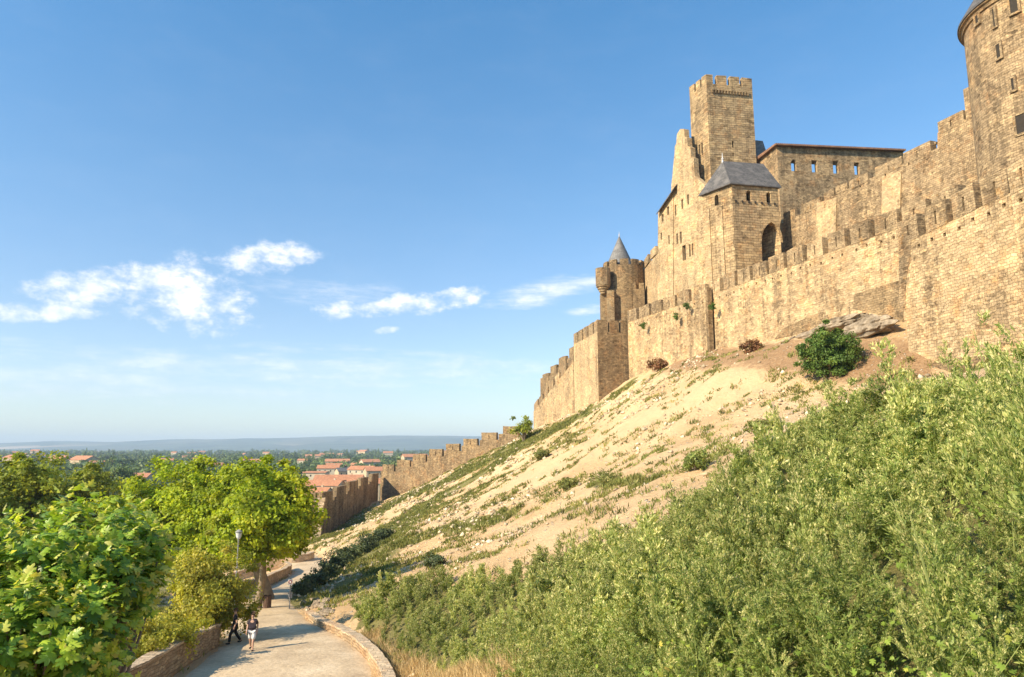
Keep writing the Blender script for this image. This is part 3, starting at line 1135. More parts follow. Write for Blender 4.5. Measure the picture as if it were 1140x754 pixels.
face_merlons(keep, KF, KR, KBODY - 0.01, KZ, [(0.0, 0.14), (0.225, 0.44), (0.51, 0.72), (0.78, 1.0)], Nk)
face_merlons(keep, KL, KF, KBODY - 0.01, KZ, [(0.0, 0.3), (0.4, 0.64), (0.73, 0.955)], Nl)
Pq, Nq, dq = plane_of(KB, KR)
face_merlons(keep, KL, KB, KBODY - 0.01, KZ, [(0.12, 0.3), (0.4, 0.6), (0.7, 0.9)], Nk)
face_merlons(keep, KB, KR, KBODY - 0.01, KZ, [(0.1, 0.35), (0.5, 0.8)], -Nl)
cb = MB()
for k in range(13):
    q = KF.lerp(KR, 0.12 + 0.77 * k / 12)
    cb.box(V3(q, KZ - 3.2) + Nk * 0.14, (0.24, 0.3, 0.55), math.atan2(dk.y, dk.x))
cb.build('corbel_row', M_DARKWALL, keep)
cb = MB()
q0, q1 = KF.lerp(KR, 0.1), KF.lerp(KR, 0.9)
cb.panel([V3(q0, KZ - 2.92) + Nk * 0.24, V3(q1, KZ - 2.92) + Nk * 0.24, V3(q1, KZ - 2.72) + Nk * 0.24, V3(q0, KZ - 2.72) + Nk * 0.24], [], -Nk * 0.235)
cb.build('string_course', M_ASHLAR, keep)

# ------------------------------------------------------------------ barbican house with slate roof
BF = U(813, 203.5, 99)
BZ = BF.z
BL, BR = UZ(777.3, 217.8, BZ), UZ(870.2, 208.3, BZ)
BB = BL + BR - BF
house = thing('gatehouse', 'square stone gatehouse with hipped slate roof and pointed arch opening below the keep', 'gatehouse', (BF.x, BF.y, 14))
cen = (BF + BB) / 2


def inset(q, m=0.42):
    e = cen - q
    return q + Vector((e.x, e.y, 0)).normalized() * m * 1.4


wF, wL, wR, wB = [inset(q) for q in (BF, BL, BR, BB)]
zt = BZ - 0.05
P1, N1, d1 = plane_of(wF, wR)
P0, N0, d0 = plane_of(wL, wF)
arch_px = [(848.8, 300), (848.6, 286), (847.9, 270), (848.1, 263), (850.0, 256.5), (853.5, 251), (858.2, 247.3), (862.6, 250.3), (866.2, 255.5), (868.6, 262), (869.3, 270), (869.5, 284), (869.6, 300)]
arch = px_poly(arch_px, P1, N1)
b = MB()
b.panel([V3(wF, 12), V3(wR, 12), V3(wR, zt), V3(wF, zt)], [arch] + window_holes([(830.7, 212, 836.3, 223.8, 'arch'), (853.2, 214, 858.4, 225.8, 'arch')], P1, N1), -N1 * 0.9)
b.panel([V3(wL, 12), V3(wF, 12), V3(wF, zt), V3(wL, zt)], window_holes([(795.4, 216.7, 799.9, 228.8, 'arch')], P0, N0), -N0 * 0.9)
b.face([V3(wR, 12), V3(wB, 12), V3(wB, zt), V3(wR, zt)])
b.face([V3(wB, 12), V3(wL, 12), V3(wL, zt), V3(wB, zt)])
b.face([V3(q, zt) for q in (wF, wR, wB, wL)])
b.face([V3(q, UP(860, 300, P1, N1).z - 0.2) for q in (wF, wR, wB, wL)])
b.build('wall', M_ASHLAR, house, weld=False)
# archivolt
ar = MB()
inner = arch[2:-2]
mid = UP(859, 268, P1, N1)
outerp = [q + (q - mid).normalized() * 0.32 for q in inner]
for i in range(len(inner) - 1):
    a_, b_, c_, e_ = inner[i], inner[i + 1], outerp[i + 1], outerp[i]
    fo = N1 * 0.06
    ar.hexa([a_ - N1 * 0.02, b_ - N1 * 0.02, c_ - N1 * 0.02, e_ - N1 * 0.02], [a_ + fo, b_ + fo, c_ + fo, e_ + fo])
ar.build('arch_surround', M_ASHLAR, house)
# buttress strips on the left face
for fx in (0.02, 0.45):
    st = MB()
    q0, q1 = wL.lerp(wF, fx), wL.lerp(wF, fx + 0.22)
    st.panel([V3(q0, 12) + N0 * 0.14, V3(q1, 12) + N0 * 0.14, V3(q1, zt - 2.6) + N0 * 0.14, V3(q0, zt - 2.6) + N0 * 0.14], [], -N0 * 0.13)
    st.build('buttress', M_WALL, house)
for k in range(7):
    hol = MB()
    q = wF.lerp(wR, 0.07 + 0.14 * k)
    hol.box(V3(q, zt - 2.6) + N1 * 0.01, (0.24, 0.3, 0.3), math.atan2(d1.y, d1.x))  # dark block in place of a shaded beam hole
    hol.build('beam_socket', M_VOID, house)
RL = U(804.4, 179.4, (BL.y + BF.y) / 2 + 1.6)
RR = UZ(849.8, 182.5, RL.z)
rb = MB()
e = 0.14
rb.face([BF, BR, RR, RL])
rb.face([BL, BF, RL])
rb.face([BB, BL, RL, RR])
rb.face([BR, BB, RR])
rb.face([V3(BL, BZ - e), V3(BB, BZ - e), V3(BR, BZ - e), V3(BF, BZ - e)])
for q0, q1 in ((BF, BR), (BR, BB), (BB, BL), (BL, BF)):
    rb.face([V3(q0, BZ - e), V3(q1, BZ - e), q1, q0])
roof = rb.build('roof', M_SLATE, house)
fb = MB()
fb.lathe(RL - Vector((0, 0, 0.3)), [(0.16, 0), (0.13, 0.5), (0.22, 0.6), (0.08, 0.8), (0.05, 1.5), (0.0, 1.7)], 10)
fb.build('finial', M_LEAD, roof)

# ------------------------------------------------------------------ palace west wall (ruined gable) and its lower wing
PA = U(791, 300, 110.5)
PDIR = Vector((KL.x - KF.x, KL.y - KF.y, 0)).normalized()
PB = PA + PDIR * 36
PP, PN, Pd = plane_of(PA, PB)
pal = thing('ruined_gable_house', 'tall ruined stone gable wall standing against the left side of the keep', 'building', (PA.x, PA.y, 16))
gable = [(794, 338), (794, 235), (788, 226), (784, 206), (778, 200), (774, 197), (773, 192), (772.2, 176), (769, 174.5), (768.6, 164), (765.4, 162.5), (764.8, 153), (762.2, 152.2), (761.6, 143.6),
         (757.2, 143.8), (753.6, 149.5), (752.8, 160), (751.2, 163), (751, 170), (749.8, 181), (748.6, 196), (747.4, 205), (746.8, 225), (746.6, 345)]
wins = [(751.2, 228, 753, 240), (758.5, 222, 760.5, 233), (765, 216.5, 767, 228), (753, 260, 754.8, 272), (757, 258, 759, 271), (759.7, 273.2, 763.5, 290), (767, 272, 769, 286), (770, 271, 771.8, 284), (743, 300, 744, 301)][:8]
b = MB()
b.panel(px_poly(gable, PP, PN), window_holes(wins, PP, PN), -PN * 1.0)
b.build('gable_wall', M_PALACE, pal)
for h in window_holes(wins, PP, PN):
    sh = MB()
    sh.face([q - PN * 0.55 for q in h])
    sh.build('window', M_VOID, pal)

wing = thing('slate_roofed_wing', 'lower palace wing with steep dark slate roof left of the ruined gable', 'building', (U(735, 300, 128).x, 128, 14))
WPp = PP + PN * 0.15
wg = [(749.5, 345), (749.5, 213), (732.6, 237.5), (732.4, 345)]
wins2 = [(736.5, 238.5, 738.8, 247), (742.6, 230, 744.9, 239.5), (735.5, 259, 737, 267), (744, 262, 745.5, 272)]
b = MB()
b.panel(px_poly(wg, WPp, PN), window_holes(wins2, WPp, PN), -PN * 1.0)
b.build('wall', M_PALACE, wing)
for h in window_holes(wins2, WPp, PN):
    sh = MB()
    sh.face([q - PN * 0.5 for q in h])
    sh.build('window', M_VOID, wing)
e0, e1 = UP(730.6, 239.5, WPp + PN * 0.7, PN), UP(750.0, 210.5, WPp + PN * 0.7, PN)
rb = MB()
bk = -PN * 5 + Vector((0, 0, 5.5))
up = Vector((0, 0, 0.22))
rb.hexa([e0, e1, e1 + bk, e0 + bk], [e0 + up, e1 + up, e1 + bk + up, e0 + bk + up])
rb.build('roof', M_SLATE, wing)

# wall between turret and wing
CWA, CWB = U(737.5, 300, 133), U(716, 320, 147)
facade_wall('curtain_wall', 'short pale curtain wall with battlements between cone turret and palace wing', CWA, CWB,
            [(738, 277), (727, 288), (717, 301)], [(737.8, 265, 732.3, 268.5, 9.5), (729.5, 274, 724, 279.5, 9.5), (721.5, 283, 717, 290, 9.5)], 12, mat=M_PALACE, mmat=M_WALLTOP)

# ------------------------------------------------------------------ cone-roofed turret
TC = U(692, 330, 148)
tur = thing('cone_roofed_turret', 'round stone turret with a pointed slate cone roof at the end of the castle', 'turret', (TC.x, TC.y, 12))
k = 131 / FPX
ztopT = U(692, 297, 148).z
zc0, zc1 = U(690, 297.5, 148).z, U(690, 263, 148).z
b = MB()
b.lathe((TC.x + 0.65, TC.y, 0), [(4.45, 12), (4.45, ztopT - 0.6), (3.85, ztopT - 0.6), (3.85, ztopT - 1.2), (0.0, ztopT - 1.2)], 36)
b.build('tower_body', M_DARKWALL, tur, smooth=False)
for k_ in range(11):
    a0 = 2 * math.pi * k_ / 11
    mb = MB()
    wdt = 0.40
    ring = []
    lo, hi = [], []
    for aa in (a0 - wdt / 2, a0, a0 + wdt / 2):
        lo.append(Vector((TC.x + 0.65 + 4.47 * math.cos(aa), TC.y + 4.47 * math.sin(aa), ztopT - 0.62)))
    for aa in (a0 + wdt / 2, a0, a0 - wdt / 2):
        lo.append(Vector((TC.x + 0.65 + 3.83 * math.cos(aa), TC.y + 3.83 * math.sin(aa), ztopT - 0.62)))
    hi = [q + Vector((0, 0, 1.25)) for q in lo]
    mb.hexa(lo, hi)
    mb.build('merlon', M_DARKWALL, tur)
cx = U(690, 290, 148).x
b = MB()
b.lathe((cx, TC.y, 0), [(2.65, ztopT - 1.3), (2.65, zc0 + 0.05), (0, zc0 + 0.05)], 28)
b.build('upper_drum', M_WALL, tur)
b = MB()
b.lathe((cx, TC.y, 0), [(0, zc0 - 0.08), (3.07, zc0 - 0.08), (3.07, zc0), (0.06, zc1), (0, zc1 + 0.02)], 28)
cone = b.build('cone_roof', M_SLATE2, tur)
b = MB()
b.lathe((cx, TC.y, zc1 - 0.15), [(0.12, 0), (0.1, 0.3), (0.18, 0.4), (0.05, 0.6), (0.04, 1.1), (0, 1.2)], 8)
b.build('finial', M_LEAD, cone)
# bartizan
bx = U(671.5, 320, 144)
zt_, zb_ = U(671.5, 299.5, 144).z, U(671.5, 318, 144).z
b = MB()
prof = [(1.56, zb_), (1.56, zt_), (1.2, zt_), (1.2, zt_ - 0.8), (0, zt_ - 0.8)]
b.lathe((bx.x, bx.y, 0), prof, 22)
for i in range(4):
    b.lathe((bx.x, bx.y, 0), [(0.0, zb_ - 0.48 * (i + 1)), (1.47 - 0.27 * i - 0.14, zb_ - 0.48 * (i + 1)), (1.47 - 0.27 * i, zb_ - 0.48 * (i + 1) + 0.16), (1.47 - 0.27 * i, zb_ - 0.48 * i - 0.005), (0, zb_ - 0.48 * i - 0.005)], 22)
b.build('bartizan', M_WALLTOP, tur)
# square base of the turret, buttress pier and forebuilding
qa, qb = U(669.5, 340, 144.2), U(718, 345, 143.5)
fbz = U(700, 322, 143.8).z
Pf, Nf, df = plane_of(qa, qb)
b = MB()
archp = [UP(x, y, Pf, Nf) for x, y in ((687.5, 372), (687.5, 358), (689, 352.5), (692.5, 348.6), (696.5, 347.6), (700, 349.5), (700.5, 372))]
b.panel([V3(qa, 8), V3(qb, 8), V3(qb, fbz), V3(qa, fbz)], [archp], -Nf * 6)
b.build('forebuilding', M_DARKWALL, tur)
sh = MB()
sh.face([q - Nf * 0.8 for q in archp])
sh.build('arch_recess', M_VOID, tur)
pq0, pq1 = UP(676, 345, Pf + Nf * 1.2, Nf), UP(684, 345, Pf + Nf * 1.2, Nf)
zp = U(680, 323, 142.5).z
b = MB()
b.panel([V3(pq0, 8), V3(pq1, 8), V3(pq1, zp), V3(pq0, zp)], [], -Nf * 1.19)
b.build('buttress', M_WALLTOP, tur)
for x0, x1 in ((703, 708), (711.5, 717)):
    q0, q1 = UP(x0, 320, Pf, Nf), UP(x1, 320, Pf, Nf)
    mb = MB()
    mb.panel([V3(q0, fbz - 0.02) + Nf * .02, V3(q1, fbz - 0.02) + Nf * .02, V3(q1, fbz + 1.3) + Nf * .02, V3(q0, fbz + 1.3) + Nf * .02], [], -Nf * 0.8)
    mb.build('merlon', M_DARKWALL, tur)

# ------------------------------------------------------------------ gallery building with tiled roof and see-through windows
IF_ = U(863, 161.5, 109)
IZ = IF_.z
IL, IR = UZ(839, 181, IZ), UZ(1008, 168, IZ)
gal = thing('gallery_building', 'long stone building with four open windows and a flat tiled eave right of the keep', 'building', (IF_.x, IF_.y, 20))
cdir = (IL - IF_).normalized()
rdir = (IR - IF_).normalized()
gF = IF_ + cdir * 0.55 + rdir * 0.55
gR = IR + cdir * 0.55
gL = IL + rdir * 0.55
P2, N2, d2 = plane_of(gF, gR)
P3, N3, d3 = plane_of(gL, gF)
gw = [(880.7, 177.5, 886.6, 190.6, 'arch'), (903.6, 178.5, 909.8, 192), (927.4, 179.5, 933.6, 193.3), (951, 181, 957, 194.6)]
b = MB()
b.panel([V3(gF, 18), V3(gR, 18), V3(gR, IZ), V3(gF, IZ)], window_holes(gw, P2, N2), -N2 * 0.8)
b.panel([V3(gL, 18), V3(gF, 18), V3(gF, IZ), V3(gL, IZ)], [], -N3 * 0.8)
b.build('wall', M_TOWER, gal, weld=False)
rb = MB()
u1, u2 = Vector((0, 0, 0.28)), Vector((0, 0, 0.6))
back1 = cdir * 7.0
lo = [IF_, IR, IR + back1, IF_ + back1]
hi = [IF_ + u1, IR + u1, IR + back1 + u2, IF_ + back1 + u2]
rb.hexa(lo, hi)
lo = [IL, IF_ + back1, IF_ + back1 + rdir * 2.0, IL + rdir * 2.0]
rb.hexa(lo, [q + u1 for q in lo])
roof = rb.build('roof', M_TILEOLD, gal)
ev = MB()
nt = int((IR - IF_).length / 0.32)
for k_ in range(nt):
    q = IF_.lerp(IR, (k_ + 0.5) / nt)
    ev.box(q + u1 * 0.4 + N2 * 0.06, (0.2, 0.3, 0.3), math.atan2(d2.y, d2.x))
ev.build('eave_tiles', M_TILEOLD, roof)
sl = thing('slate_stair_roof', 'small pale slate roof peeping out right behind the keep', 'roof', tuple(U(846, 175, 120)))
q = [U(839, 176, 121), U(853.5, 170, 120), U(849.2, 157, 121), U(841, 156.2, 122)]
b = MB()
bk = Vector((1.0, 4, 0))
b.hexa([p_ for p_ in q], [p_ + bk for p_ in q])
b.build('roof', M_SLATE2, sl)

# ------------------------------------------------------------------ inner wall
IA, IB = U(872, 240, 104), U(1046, 140, 77)
inner = facade_wall('inner_rampart', 'upper inner castle wall with stepped battlements climbing to the round tower', IA, IB,
                    [(870, 249), (915, 226), (944, 210), (966, 200), (1004, 183), (1036, 168), (1043.5, 165), (1043.7, 148), (1072, 134), (1100, 122)],
                    [(872, 238, 885, 232, 13), (892, 229, 913, 219, 11), (917, 216, 928, 209, 12), (930, 208, 943, 203, 9), (945, 202, 966, 191.5, 10), (974, 187, 1003.5, 173.5, 12),
                     (1005.5, 171, 1035.5, 156.5, 13), (1043.8, 136.5, 1072, 122.5, 14), (1072.3, 100, 1082, 95, 36)], 15, 1.5,
                    mat=M_TOWER, holes_px=[(1040, 158, 1041.8, 160.5), (1011, 181, 1012.6, 184), (985, 194, 986.5, 196.5), (957, 206, 958.5, 208.5)])
bt = MB()
Pi, Ni, di = plane_of(IA, IB)
for x0, x1, y in ((902, 924, 226), (975, 996, 197)):
    a_, c_ = UP(x0, 330, Pi + Ni * 0.6, Ni), UP(x1, 330, Pi + Ni * 0.6, Ni)
    t0, t1 = UP(x0 + 8, y, Pi, Ni), UP(x1 + 8, y - 6, Pi, Ni)
    bt.hexa([V3(a_, 16) - Ni * 0.95, V3(c_, 16) - Ni * 0.95, V3(c_, 16), V3(a_, 16)], [t0 - Ni * 0.05, t1 - Ni * 0.05, t1 + Ni * 0.12, t0 + Ni * 0.12])
bt.build('sloping_buttress', M_PALACE, inner)

# ------------------------------------------------------------------ round tower at the right
RT_Y = 70
rk = 6.8
left_dir = ray(1079, 100)
ang = math.atan2(left_dir.x, left_dir.y)
dist = math.hypot(left_dir.x, left_dir.y)
D = 80.0
off = math.asin(rk / D)
RC = Vector((D * math.sin(ang + off), D * math.cos(ang + off), 0))
zeave = U(1068, 36, math.sqrt(D * D - rk * rk) * math.cos(ang)).z
rt = thing('round_tower', 'round stone tower with cone roof cut off by the right edge', 'tower', (RC.x, RC.y, 15))
b = MB()
b.lathe((RC.x, RC.y, 0), [(rk + 0.25, 14), (rk + 0.05, zeave - 10), (rk, zeave - 0.02)], 64)
rtb = b.build('tower_body', M_TOWER, rt)
b = MB()
b.lathe((RC.x, RC.y, 0), [(rk + 0.0, zeave - 0.25), (rk + 0.5, zeave - 0.25), (rk + 0.5, zeave - 0.06), (0.05, zeave + 11.5)], 64)
rr = b.build('cone_roof', M_SLATE, rt)
b = MB()
b.lathe((RC.x, RC.y, zeave), [(rk - 0.1, -0.9), (rk + 0.16, -0.82), (rk + 0.22, -0.5), (rk + 0.4, -0.42), (rk + 0.4, -0.27), (rk - 0.1, -0.27)], 64)
b.build('cornice', M_DARKWALL, rr)


def on_tower(px, py, r):
    """point of the round tower surface seen at a pixel"""
    q = ray(px, py)
    a_ = q.x ** 2 + q.y ** 2
    b_ = -2 * (q.x * RC.x + q.y * RC.y)
    c_ = RC.x ** 2 + RC.y ** 2 - r * r
    disc = b_ * b_ - 4 * a_ * c_
    tt = (-b_ - math.sqrt(max(disc, 0))) / (2 * a_)
    return q * tt


for (px, py, ww, hh, kind) in ((1088, 19, 0.4, 1.3, 's'), (1129, 6, 0.6, 1.4, 's'), (1107, 20, 0.16, 1.7, 's'), (1112, 57, 0.35, 1.3, 's'), (1128, 94, 0.22, 1.1, 's'), (1137, 138, 0.75, 1.7, 'g')):
    q = on_tower(px, py, rk + 0.06)
    nn_ = Vector((q.x - RC.x, q.y - RC.y, 0)).normalized()
    rz_ = math.atan2(nn_.y, nn_.x) + math.pi / 2
    fr = MB()
    for sx in (-1, 1):
        fr.box(q + Vector((math.cos(rz_), math.sin(rz_), 0)) * sx * (ww / 2 + 0.1), (0.2, 0.26, hh + 0.4), rz_)
    fr.box(q + Vector((0, 0, hh / 2 + 0.11)), (ww, 0.26, 0.2), rz_)
    fr.box(q + Vector((0, 0, -hh / 2 - 0.11)), (ww, 0.3, 0.2), rz_)
    wf = fr.build('window', M_WALLTOP, rt)
    pn = MB()
    pn.box(q + nn_ * 0.02, (ww, 0.1, hh), rz_)
    pn.build('pane', M_VOID, wf)

# ------------------------------------------------------------------ outer wall, from the right
SA, SB = U(999, 249, 57.6), U(1124, 183, 46.5)
r3 = rampart('outer_rampart', 'nearest stretch of outer wall, sunlit rubble bastion at the right', SA, SB, 4, mh=2.0, frac=0.82, thick=2.2, zbot=-2, mat=M_WALL)
pb = MB()
P4, N4, d4 = plane_of(SA, SB)
b0, b1 = UP(1018, 420, P4 + N4 * 0.5, N4), UP(1100, 440, P4 + N4 * 0.5, N4)
pb.panel([V3(b0, -2), V3(b1, -2), V3(b1, UP(1078, 399, P4, N4).z), V3(b0, UP(1020, 408, P4, N4).z)], [], -N4 * 0.49)
pb.build('plinth', M_DARKWALL, r3)
SA2, SB2 = U(1122, 186, 45.6), U(1185, 150, 41.5)
rampart('outer_rampart', 'pale wall corner jutting out at the very right edge of the picture', SA2, SB2, 2, mh=2.0, frac=0.9, thick=2.2, zbot=-2, mat=M_WALL, mmat=M_WALL)
SC_, SD = U(789, 314, 94.5), U(1070, 204, 56.0)
SCb = SC_ + plane_of(SC_, SD)[1] * -0.2
r2 = rampart('outer_rampart', 'long middle stretch of outer wall in front of the arched gatehouse', SC_, SD, 12, mh=1.9, frac=0.80, thick=1.6, zbot=0)
P8, N8, d8 = plane_of(SC_, SD)
pa8 = MB()
pa8.panel([q + N8 * 0.035 for q in px_poly([(1006, 392), (986, 392), (985, 352), (972, 348), (950, 344), (951, 328), (975, 320), (1006, 311)], P8, N8)], [], -N8 * 0.03)
pa8.build('brown_repair_patch', M_DARKWALL, r2)
pa8 = MB()
pa8.panel([q + N8 * 0.035 for q in px_poly([(872, 366), (902, 352), (917, 347), (914, 362), (890, 372), (862, 378)], P8, N8)], [], -N8 * 0.03)
pa8.build('brown_repair_patch', M_DARKWALL, r2)
pa8 = MB()
pa8.panel([q + N4 * 0.035 for q in px_poly([(1000.5, 266), (1015, 261), (1013.5, 285), (1009, 312), (1008, 345), (1002, 348)], P4, N4)], [], -N4 * 0.03)
pa8.build('weathered_corner_strip', M_WALLTOP, r3)
SE, SF = U(698.5, 347, 118.5), U(786, 314.5, 94.2)
rampart('outer_rampart', 'stretch of outer wall between the corner tower and the dark upright joint', SE, SF, 6, mh=1.9, frac=0.80, thick=2.0, zbot=4)
# dark upright strip at the joint, its shade put into the stone colour
pr = thing('joint_shade_strip', 'dark narrow strip painting the shade at the joint of two outer wall stretches', 'pier', (SF.x, SF.y, 8))
b = MB()
q = SF + Vector((0.1, -0.5, 0))
b.box((q.x, q.y, (SF.z + 4) / 2 - 0.6), (0.7, 0.9, SF.z - 4.8), 0.2, 0.1)
b.build('pier_or_strip_body', M_DARKWALL, pr)

# ------------------------------------------------------------------ corner tower
TF_ = U(665, 356, 118)
TZt = TF_.z
TL, TR = UZ(638.6, 372, TZt), UZ(702, 357.5, TZt)
TB = TL + TR - TF_
ct = thing('corner_tower', 'square flat-topped corner tower with its sunlit side painted pale and its shaded side painted brown', 'tower', (TF_.x, TF_.y, 5))
zb2 = TZt - 2.1
b = MB()
P5, N5, d5 = plane_of(TF_, TR)
P6, N6, d6 = plane_of(TL, TF_)
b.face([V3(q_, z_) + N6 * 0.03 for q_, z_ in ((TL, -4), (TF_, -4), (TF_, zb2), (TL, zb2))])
b.build('sunlit_side_wall', M_PALACE, ct)  # paler stone paints the sun on this side
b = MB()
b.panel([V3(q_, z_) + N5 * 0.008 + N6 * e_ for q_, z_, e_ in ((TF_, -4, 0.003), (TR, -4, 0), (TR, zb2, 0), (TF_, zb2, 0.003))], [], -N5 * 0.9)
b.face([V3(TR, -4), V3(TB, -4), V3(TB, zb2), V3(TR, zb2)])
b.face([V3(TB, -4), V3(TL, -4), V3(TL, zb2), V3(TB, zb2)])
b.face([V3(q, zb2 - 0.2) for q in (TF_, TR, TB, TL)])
b.build('shaded_side_wall', M_DARKWALL, ct, weld=False)  # browner stone paints the shade on the side turned from the sun
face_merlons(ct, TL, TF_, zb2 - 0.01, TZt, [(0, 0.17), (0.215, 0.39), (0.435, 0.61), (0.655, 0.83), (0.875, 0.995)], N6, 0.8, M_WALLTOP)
face_merlons(ct, TF_, TR, zb2 - 0.01, TZt, [(0.0, 0.30), (0.36, 0.64), (0.70, 1.0)], N5, 0.8, M_DARKWALL)  # merlons on this side carry the same painted shade

# wall stepping down from the corner tower
A1, B1 = U(638, 394, 134), U(594, 451, 165)
rampart('stepped_rampart', 'sunlit wall stepping steeply downhill just left of the corner tower', A1, B1, 7, mh=1.5, frac=0.74, thick=1.2, zbot=-6, slit=False, mat=M_WALL, mmat=M_WALLTOP)
A2, B2 = U(642, 381, 140), U(603, 420, 168)
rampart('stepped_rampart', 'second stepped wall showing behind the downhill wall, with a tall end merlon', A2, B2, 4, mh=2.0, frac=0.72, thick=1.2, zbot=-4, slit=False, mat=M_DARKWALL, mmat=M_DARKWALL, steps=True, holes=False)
tb = thing('watch_turret', 'small upright turret stub ending the stepped wall above the shrub', 'turret', tuple(U(607, 440, 168)))
qq = U(607, 440, 168)
b = MB()
z1, z0 = U(607, 421, 168).z, -2
b.box((qq.x, qq.y, (z1 + z0) / 2), (1.7, 1.7, z1 - z0), 0.5, 0.08)
b.build('turret_body', M_DARKWALL, tb)

# far low wall
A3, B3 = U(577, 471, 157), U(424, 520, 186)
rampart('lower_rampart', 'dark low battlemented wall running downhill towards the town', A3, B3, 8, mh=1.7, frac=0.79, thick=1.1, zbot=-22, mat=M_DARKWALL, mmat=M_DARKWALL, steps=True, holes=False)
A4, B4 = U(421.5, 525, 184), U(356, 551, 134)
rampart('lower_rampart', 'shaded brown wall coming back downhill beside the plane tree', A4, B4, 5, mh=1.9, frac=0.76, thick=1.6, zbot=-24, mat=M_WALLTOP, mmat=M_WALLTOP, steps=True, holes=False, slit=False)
# broken end of that wall; pale stone paints the sun falling on it
we = thing('wall_end', 'ragged stone end of the shaded brown wall, painted pale as if sunlit', 'wall', tuple(U(354, 600, 132)))
b = MB()
z0 = -19
for k_ in range(16):
    ztop_ = U(356, 555, 132).z
    zz = z0 + (ztop_ - z0) * (k_ + 0.5) / 16
    q = U(354.3, 580, 132.3)
    b.box((q.x + random.uniform(-0.15, 0.15) - 0.5 + k_ * 0.05, q.y, zz), (1.6 + random.uniform(-0.3, 0.3), 1.2, (ztop_ - z0) / 16 + 0.02), 0.1, 0.05)
b.build('broken_masonry', M_PALEBANK, we)
gp = thing('gate_pier', 'stone gate pier with two small merlons half hidden by the plane tree', 'pier', tuple(U(341, 605, 139)))
qa, qb = U(333, 590, 141), U(351, 590, 139)
Pg, Ng, dg = plane_of(qa, qb)
zt_ = U(345, 560, 140).z
b = MB()
b.panel([V3(qa, -22), V3(qb, -22), V3(qb, zt_), V3(qa, zt_)], [], -Ng * 2)
b.build('pier_or_strip_body', M_DARKWALL, gp)
for x0, x1 in ((337, 342), (346, 351)):
    q0, q1 = UP(x0, 555, Pg, Ng), UP(x1, 555, Pg, Ng)
    mb = MB()
    mb.panel([V3(q0, zt_ - 0.02) + Ng * .02, V3(q1, zt_ - 0.02) + Ng * .02, V3(q1, zt_ + 2.0) + Ng * .02, V3(q0, zt_ + 2.0) + Ng * .02], [], -Ng * 1)
    mb.build('merlon', M_DARKWALL, gp)
q = U(343, 602, 138)
b = MB()
b.box(V3(q, q.z) + Ng * 0.3, (1.2, 0.05, 1.6), math.atan2(dg.y, dg.x))
ys = b.build('yellow_sign', M_YELLOW, None)
tag(ys, 'small yellow sign fixed on the stone gate pier', 'sign')

print('castle done')


# ------------------------------------------------------------------ parapets by the road
def wall_along(name, label, line, h0, h1, th, mat, cat='wall', cap=None, base=-0.6, parent=None, rough=0.04):
    """low wall following the ground along a plan line"""
    line = np.array(line, float)
    n = len(line)
    root = thing(name, label, cat, (line[n // 2][0], line[n // 2][1], H(*line[n // 2][:2])))
    b = MB()
    cs = []
    for i in range(n):
        a, c = line[max(i - 1, 0)], line[min(i + 1, n - 1)]
        d = (c - a)[:2] / np.linalg.norm((c - a)[:2])
        nr = np.array([d[1], -d[0]])
        g = H(line[i][0] + nr[0] * 0.5, line[i][1] + nr[1] * 0.5)
        g2, rz = road_dist([line[i][:2]])
        g = rz[0] if g2[0] < 2.5 else g
        hh = h0 + (h1 - h0) * i / (n - 1) + random.uniform(-rough, rough)
        th_ = th + random.uniform(-rough, rough)
        l, r_ = line[i][:2] - nr * th_ / 2, line[i][:2] + nr * th_ / 2
        cs.append((Vector((l[0], l[1], g + base)), Vector((r_[0], r_[1], g + base)), Vector((r_[0], r_[1], g + hh)), Vector((l[0], l[1], g + hh))))
    L = 0
    for i in range(n - 1):
        a, c = cs[i], cs[i + 1]
        dl = (c[0] - a[0]).length
        for k_ in range(4):
            k2 = (k_ + 1) % 4
            w0 = (a[k2] - a[k_]).length
            u0 = k_ * 3.3
            b.face([a[k_], c[k_], c[k2], a[k2]], [(L, u0), (L + dl, u0), (L + dl, u0 + w0), (L, u0 + w0)])
        L += dl
    b.face(cs[0])
    b.face(cs[-1][::-1])
    b.build('wall_body', mat, root)
    if cap:
        cp = MB()
        up = Vector((0, 0, cap))
        for i in range(n - 1):
            a, c = cs[i], cs[i + 1]
            ex = (a[2] - a[3]).normalized() * 0.05
            lo = [a[3] - ex + up * .02, a[2] + ex + up * .02, c[2] + ex + up * .02, c[3] - ex + up * .02]
            cp.hexa(lo, [q + up for q in lo])
        cp.build('coping', M_PALEBANK, root)
    return root


wl = catmull([(-13.6, 8), (-14.7, 18), (-14.9, 26), (-14.9, 31), (-15.1, 35), (-15.5, 38.5)], 8)
wall_along('parapet_wall', 'sunlit rubble parapet along the left edge of the road', wl, 1.5, 0.95, 0.5, M_PARAPET, 'wall', cap=0.1)
bend = catmull([G(263, 668)[:2], G(285, 657)[:2], G(306, 648)[:2], G(325, 640)[:2], G(338, 633)[:2], G(346, 629)[:2]], 6)
wr = [(-22.3, 56.5), (-24.4, 64), (-26.2, 74), (-27.6, 84), (-28.9, 93), (-29.9, 98), (-31.5, 101)]
wall_along('curved_parapet', 'smooth ochre parapet curving with the road behind the plane tree trunks', catmull(wr, 6), 0.9, 1.0, 0.45, M_PARAPET, 'wall', cap=0.1, rough=0.015)
rl = catmull([(-13.0, 47.0), (-11.5, 44.0), (-8.9, 39.3), (-7.2, 36), (-5.9, 33), (-5.0, 30.3), (-4.4, 27)], 8)
wall_along('kerb_wall', 'low rough stone wall along the right edge of the road', rl, 0.3, 0.5, 0.42, M_PARAPET, 'wall', cap=0.09, rough=0.035)
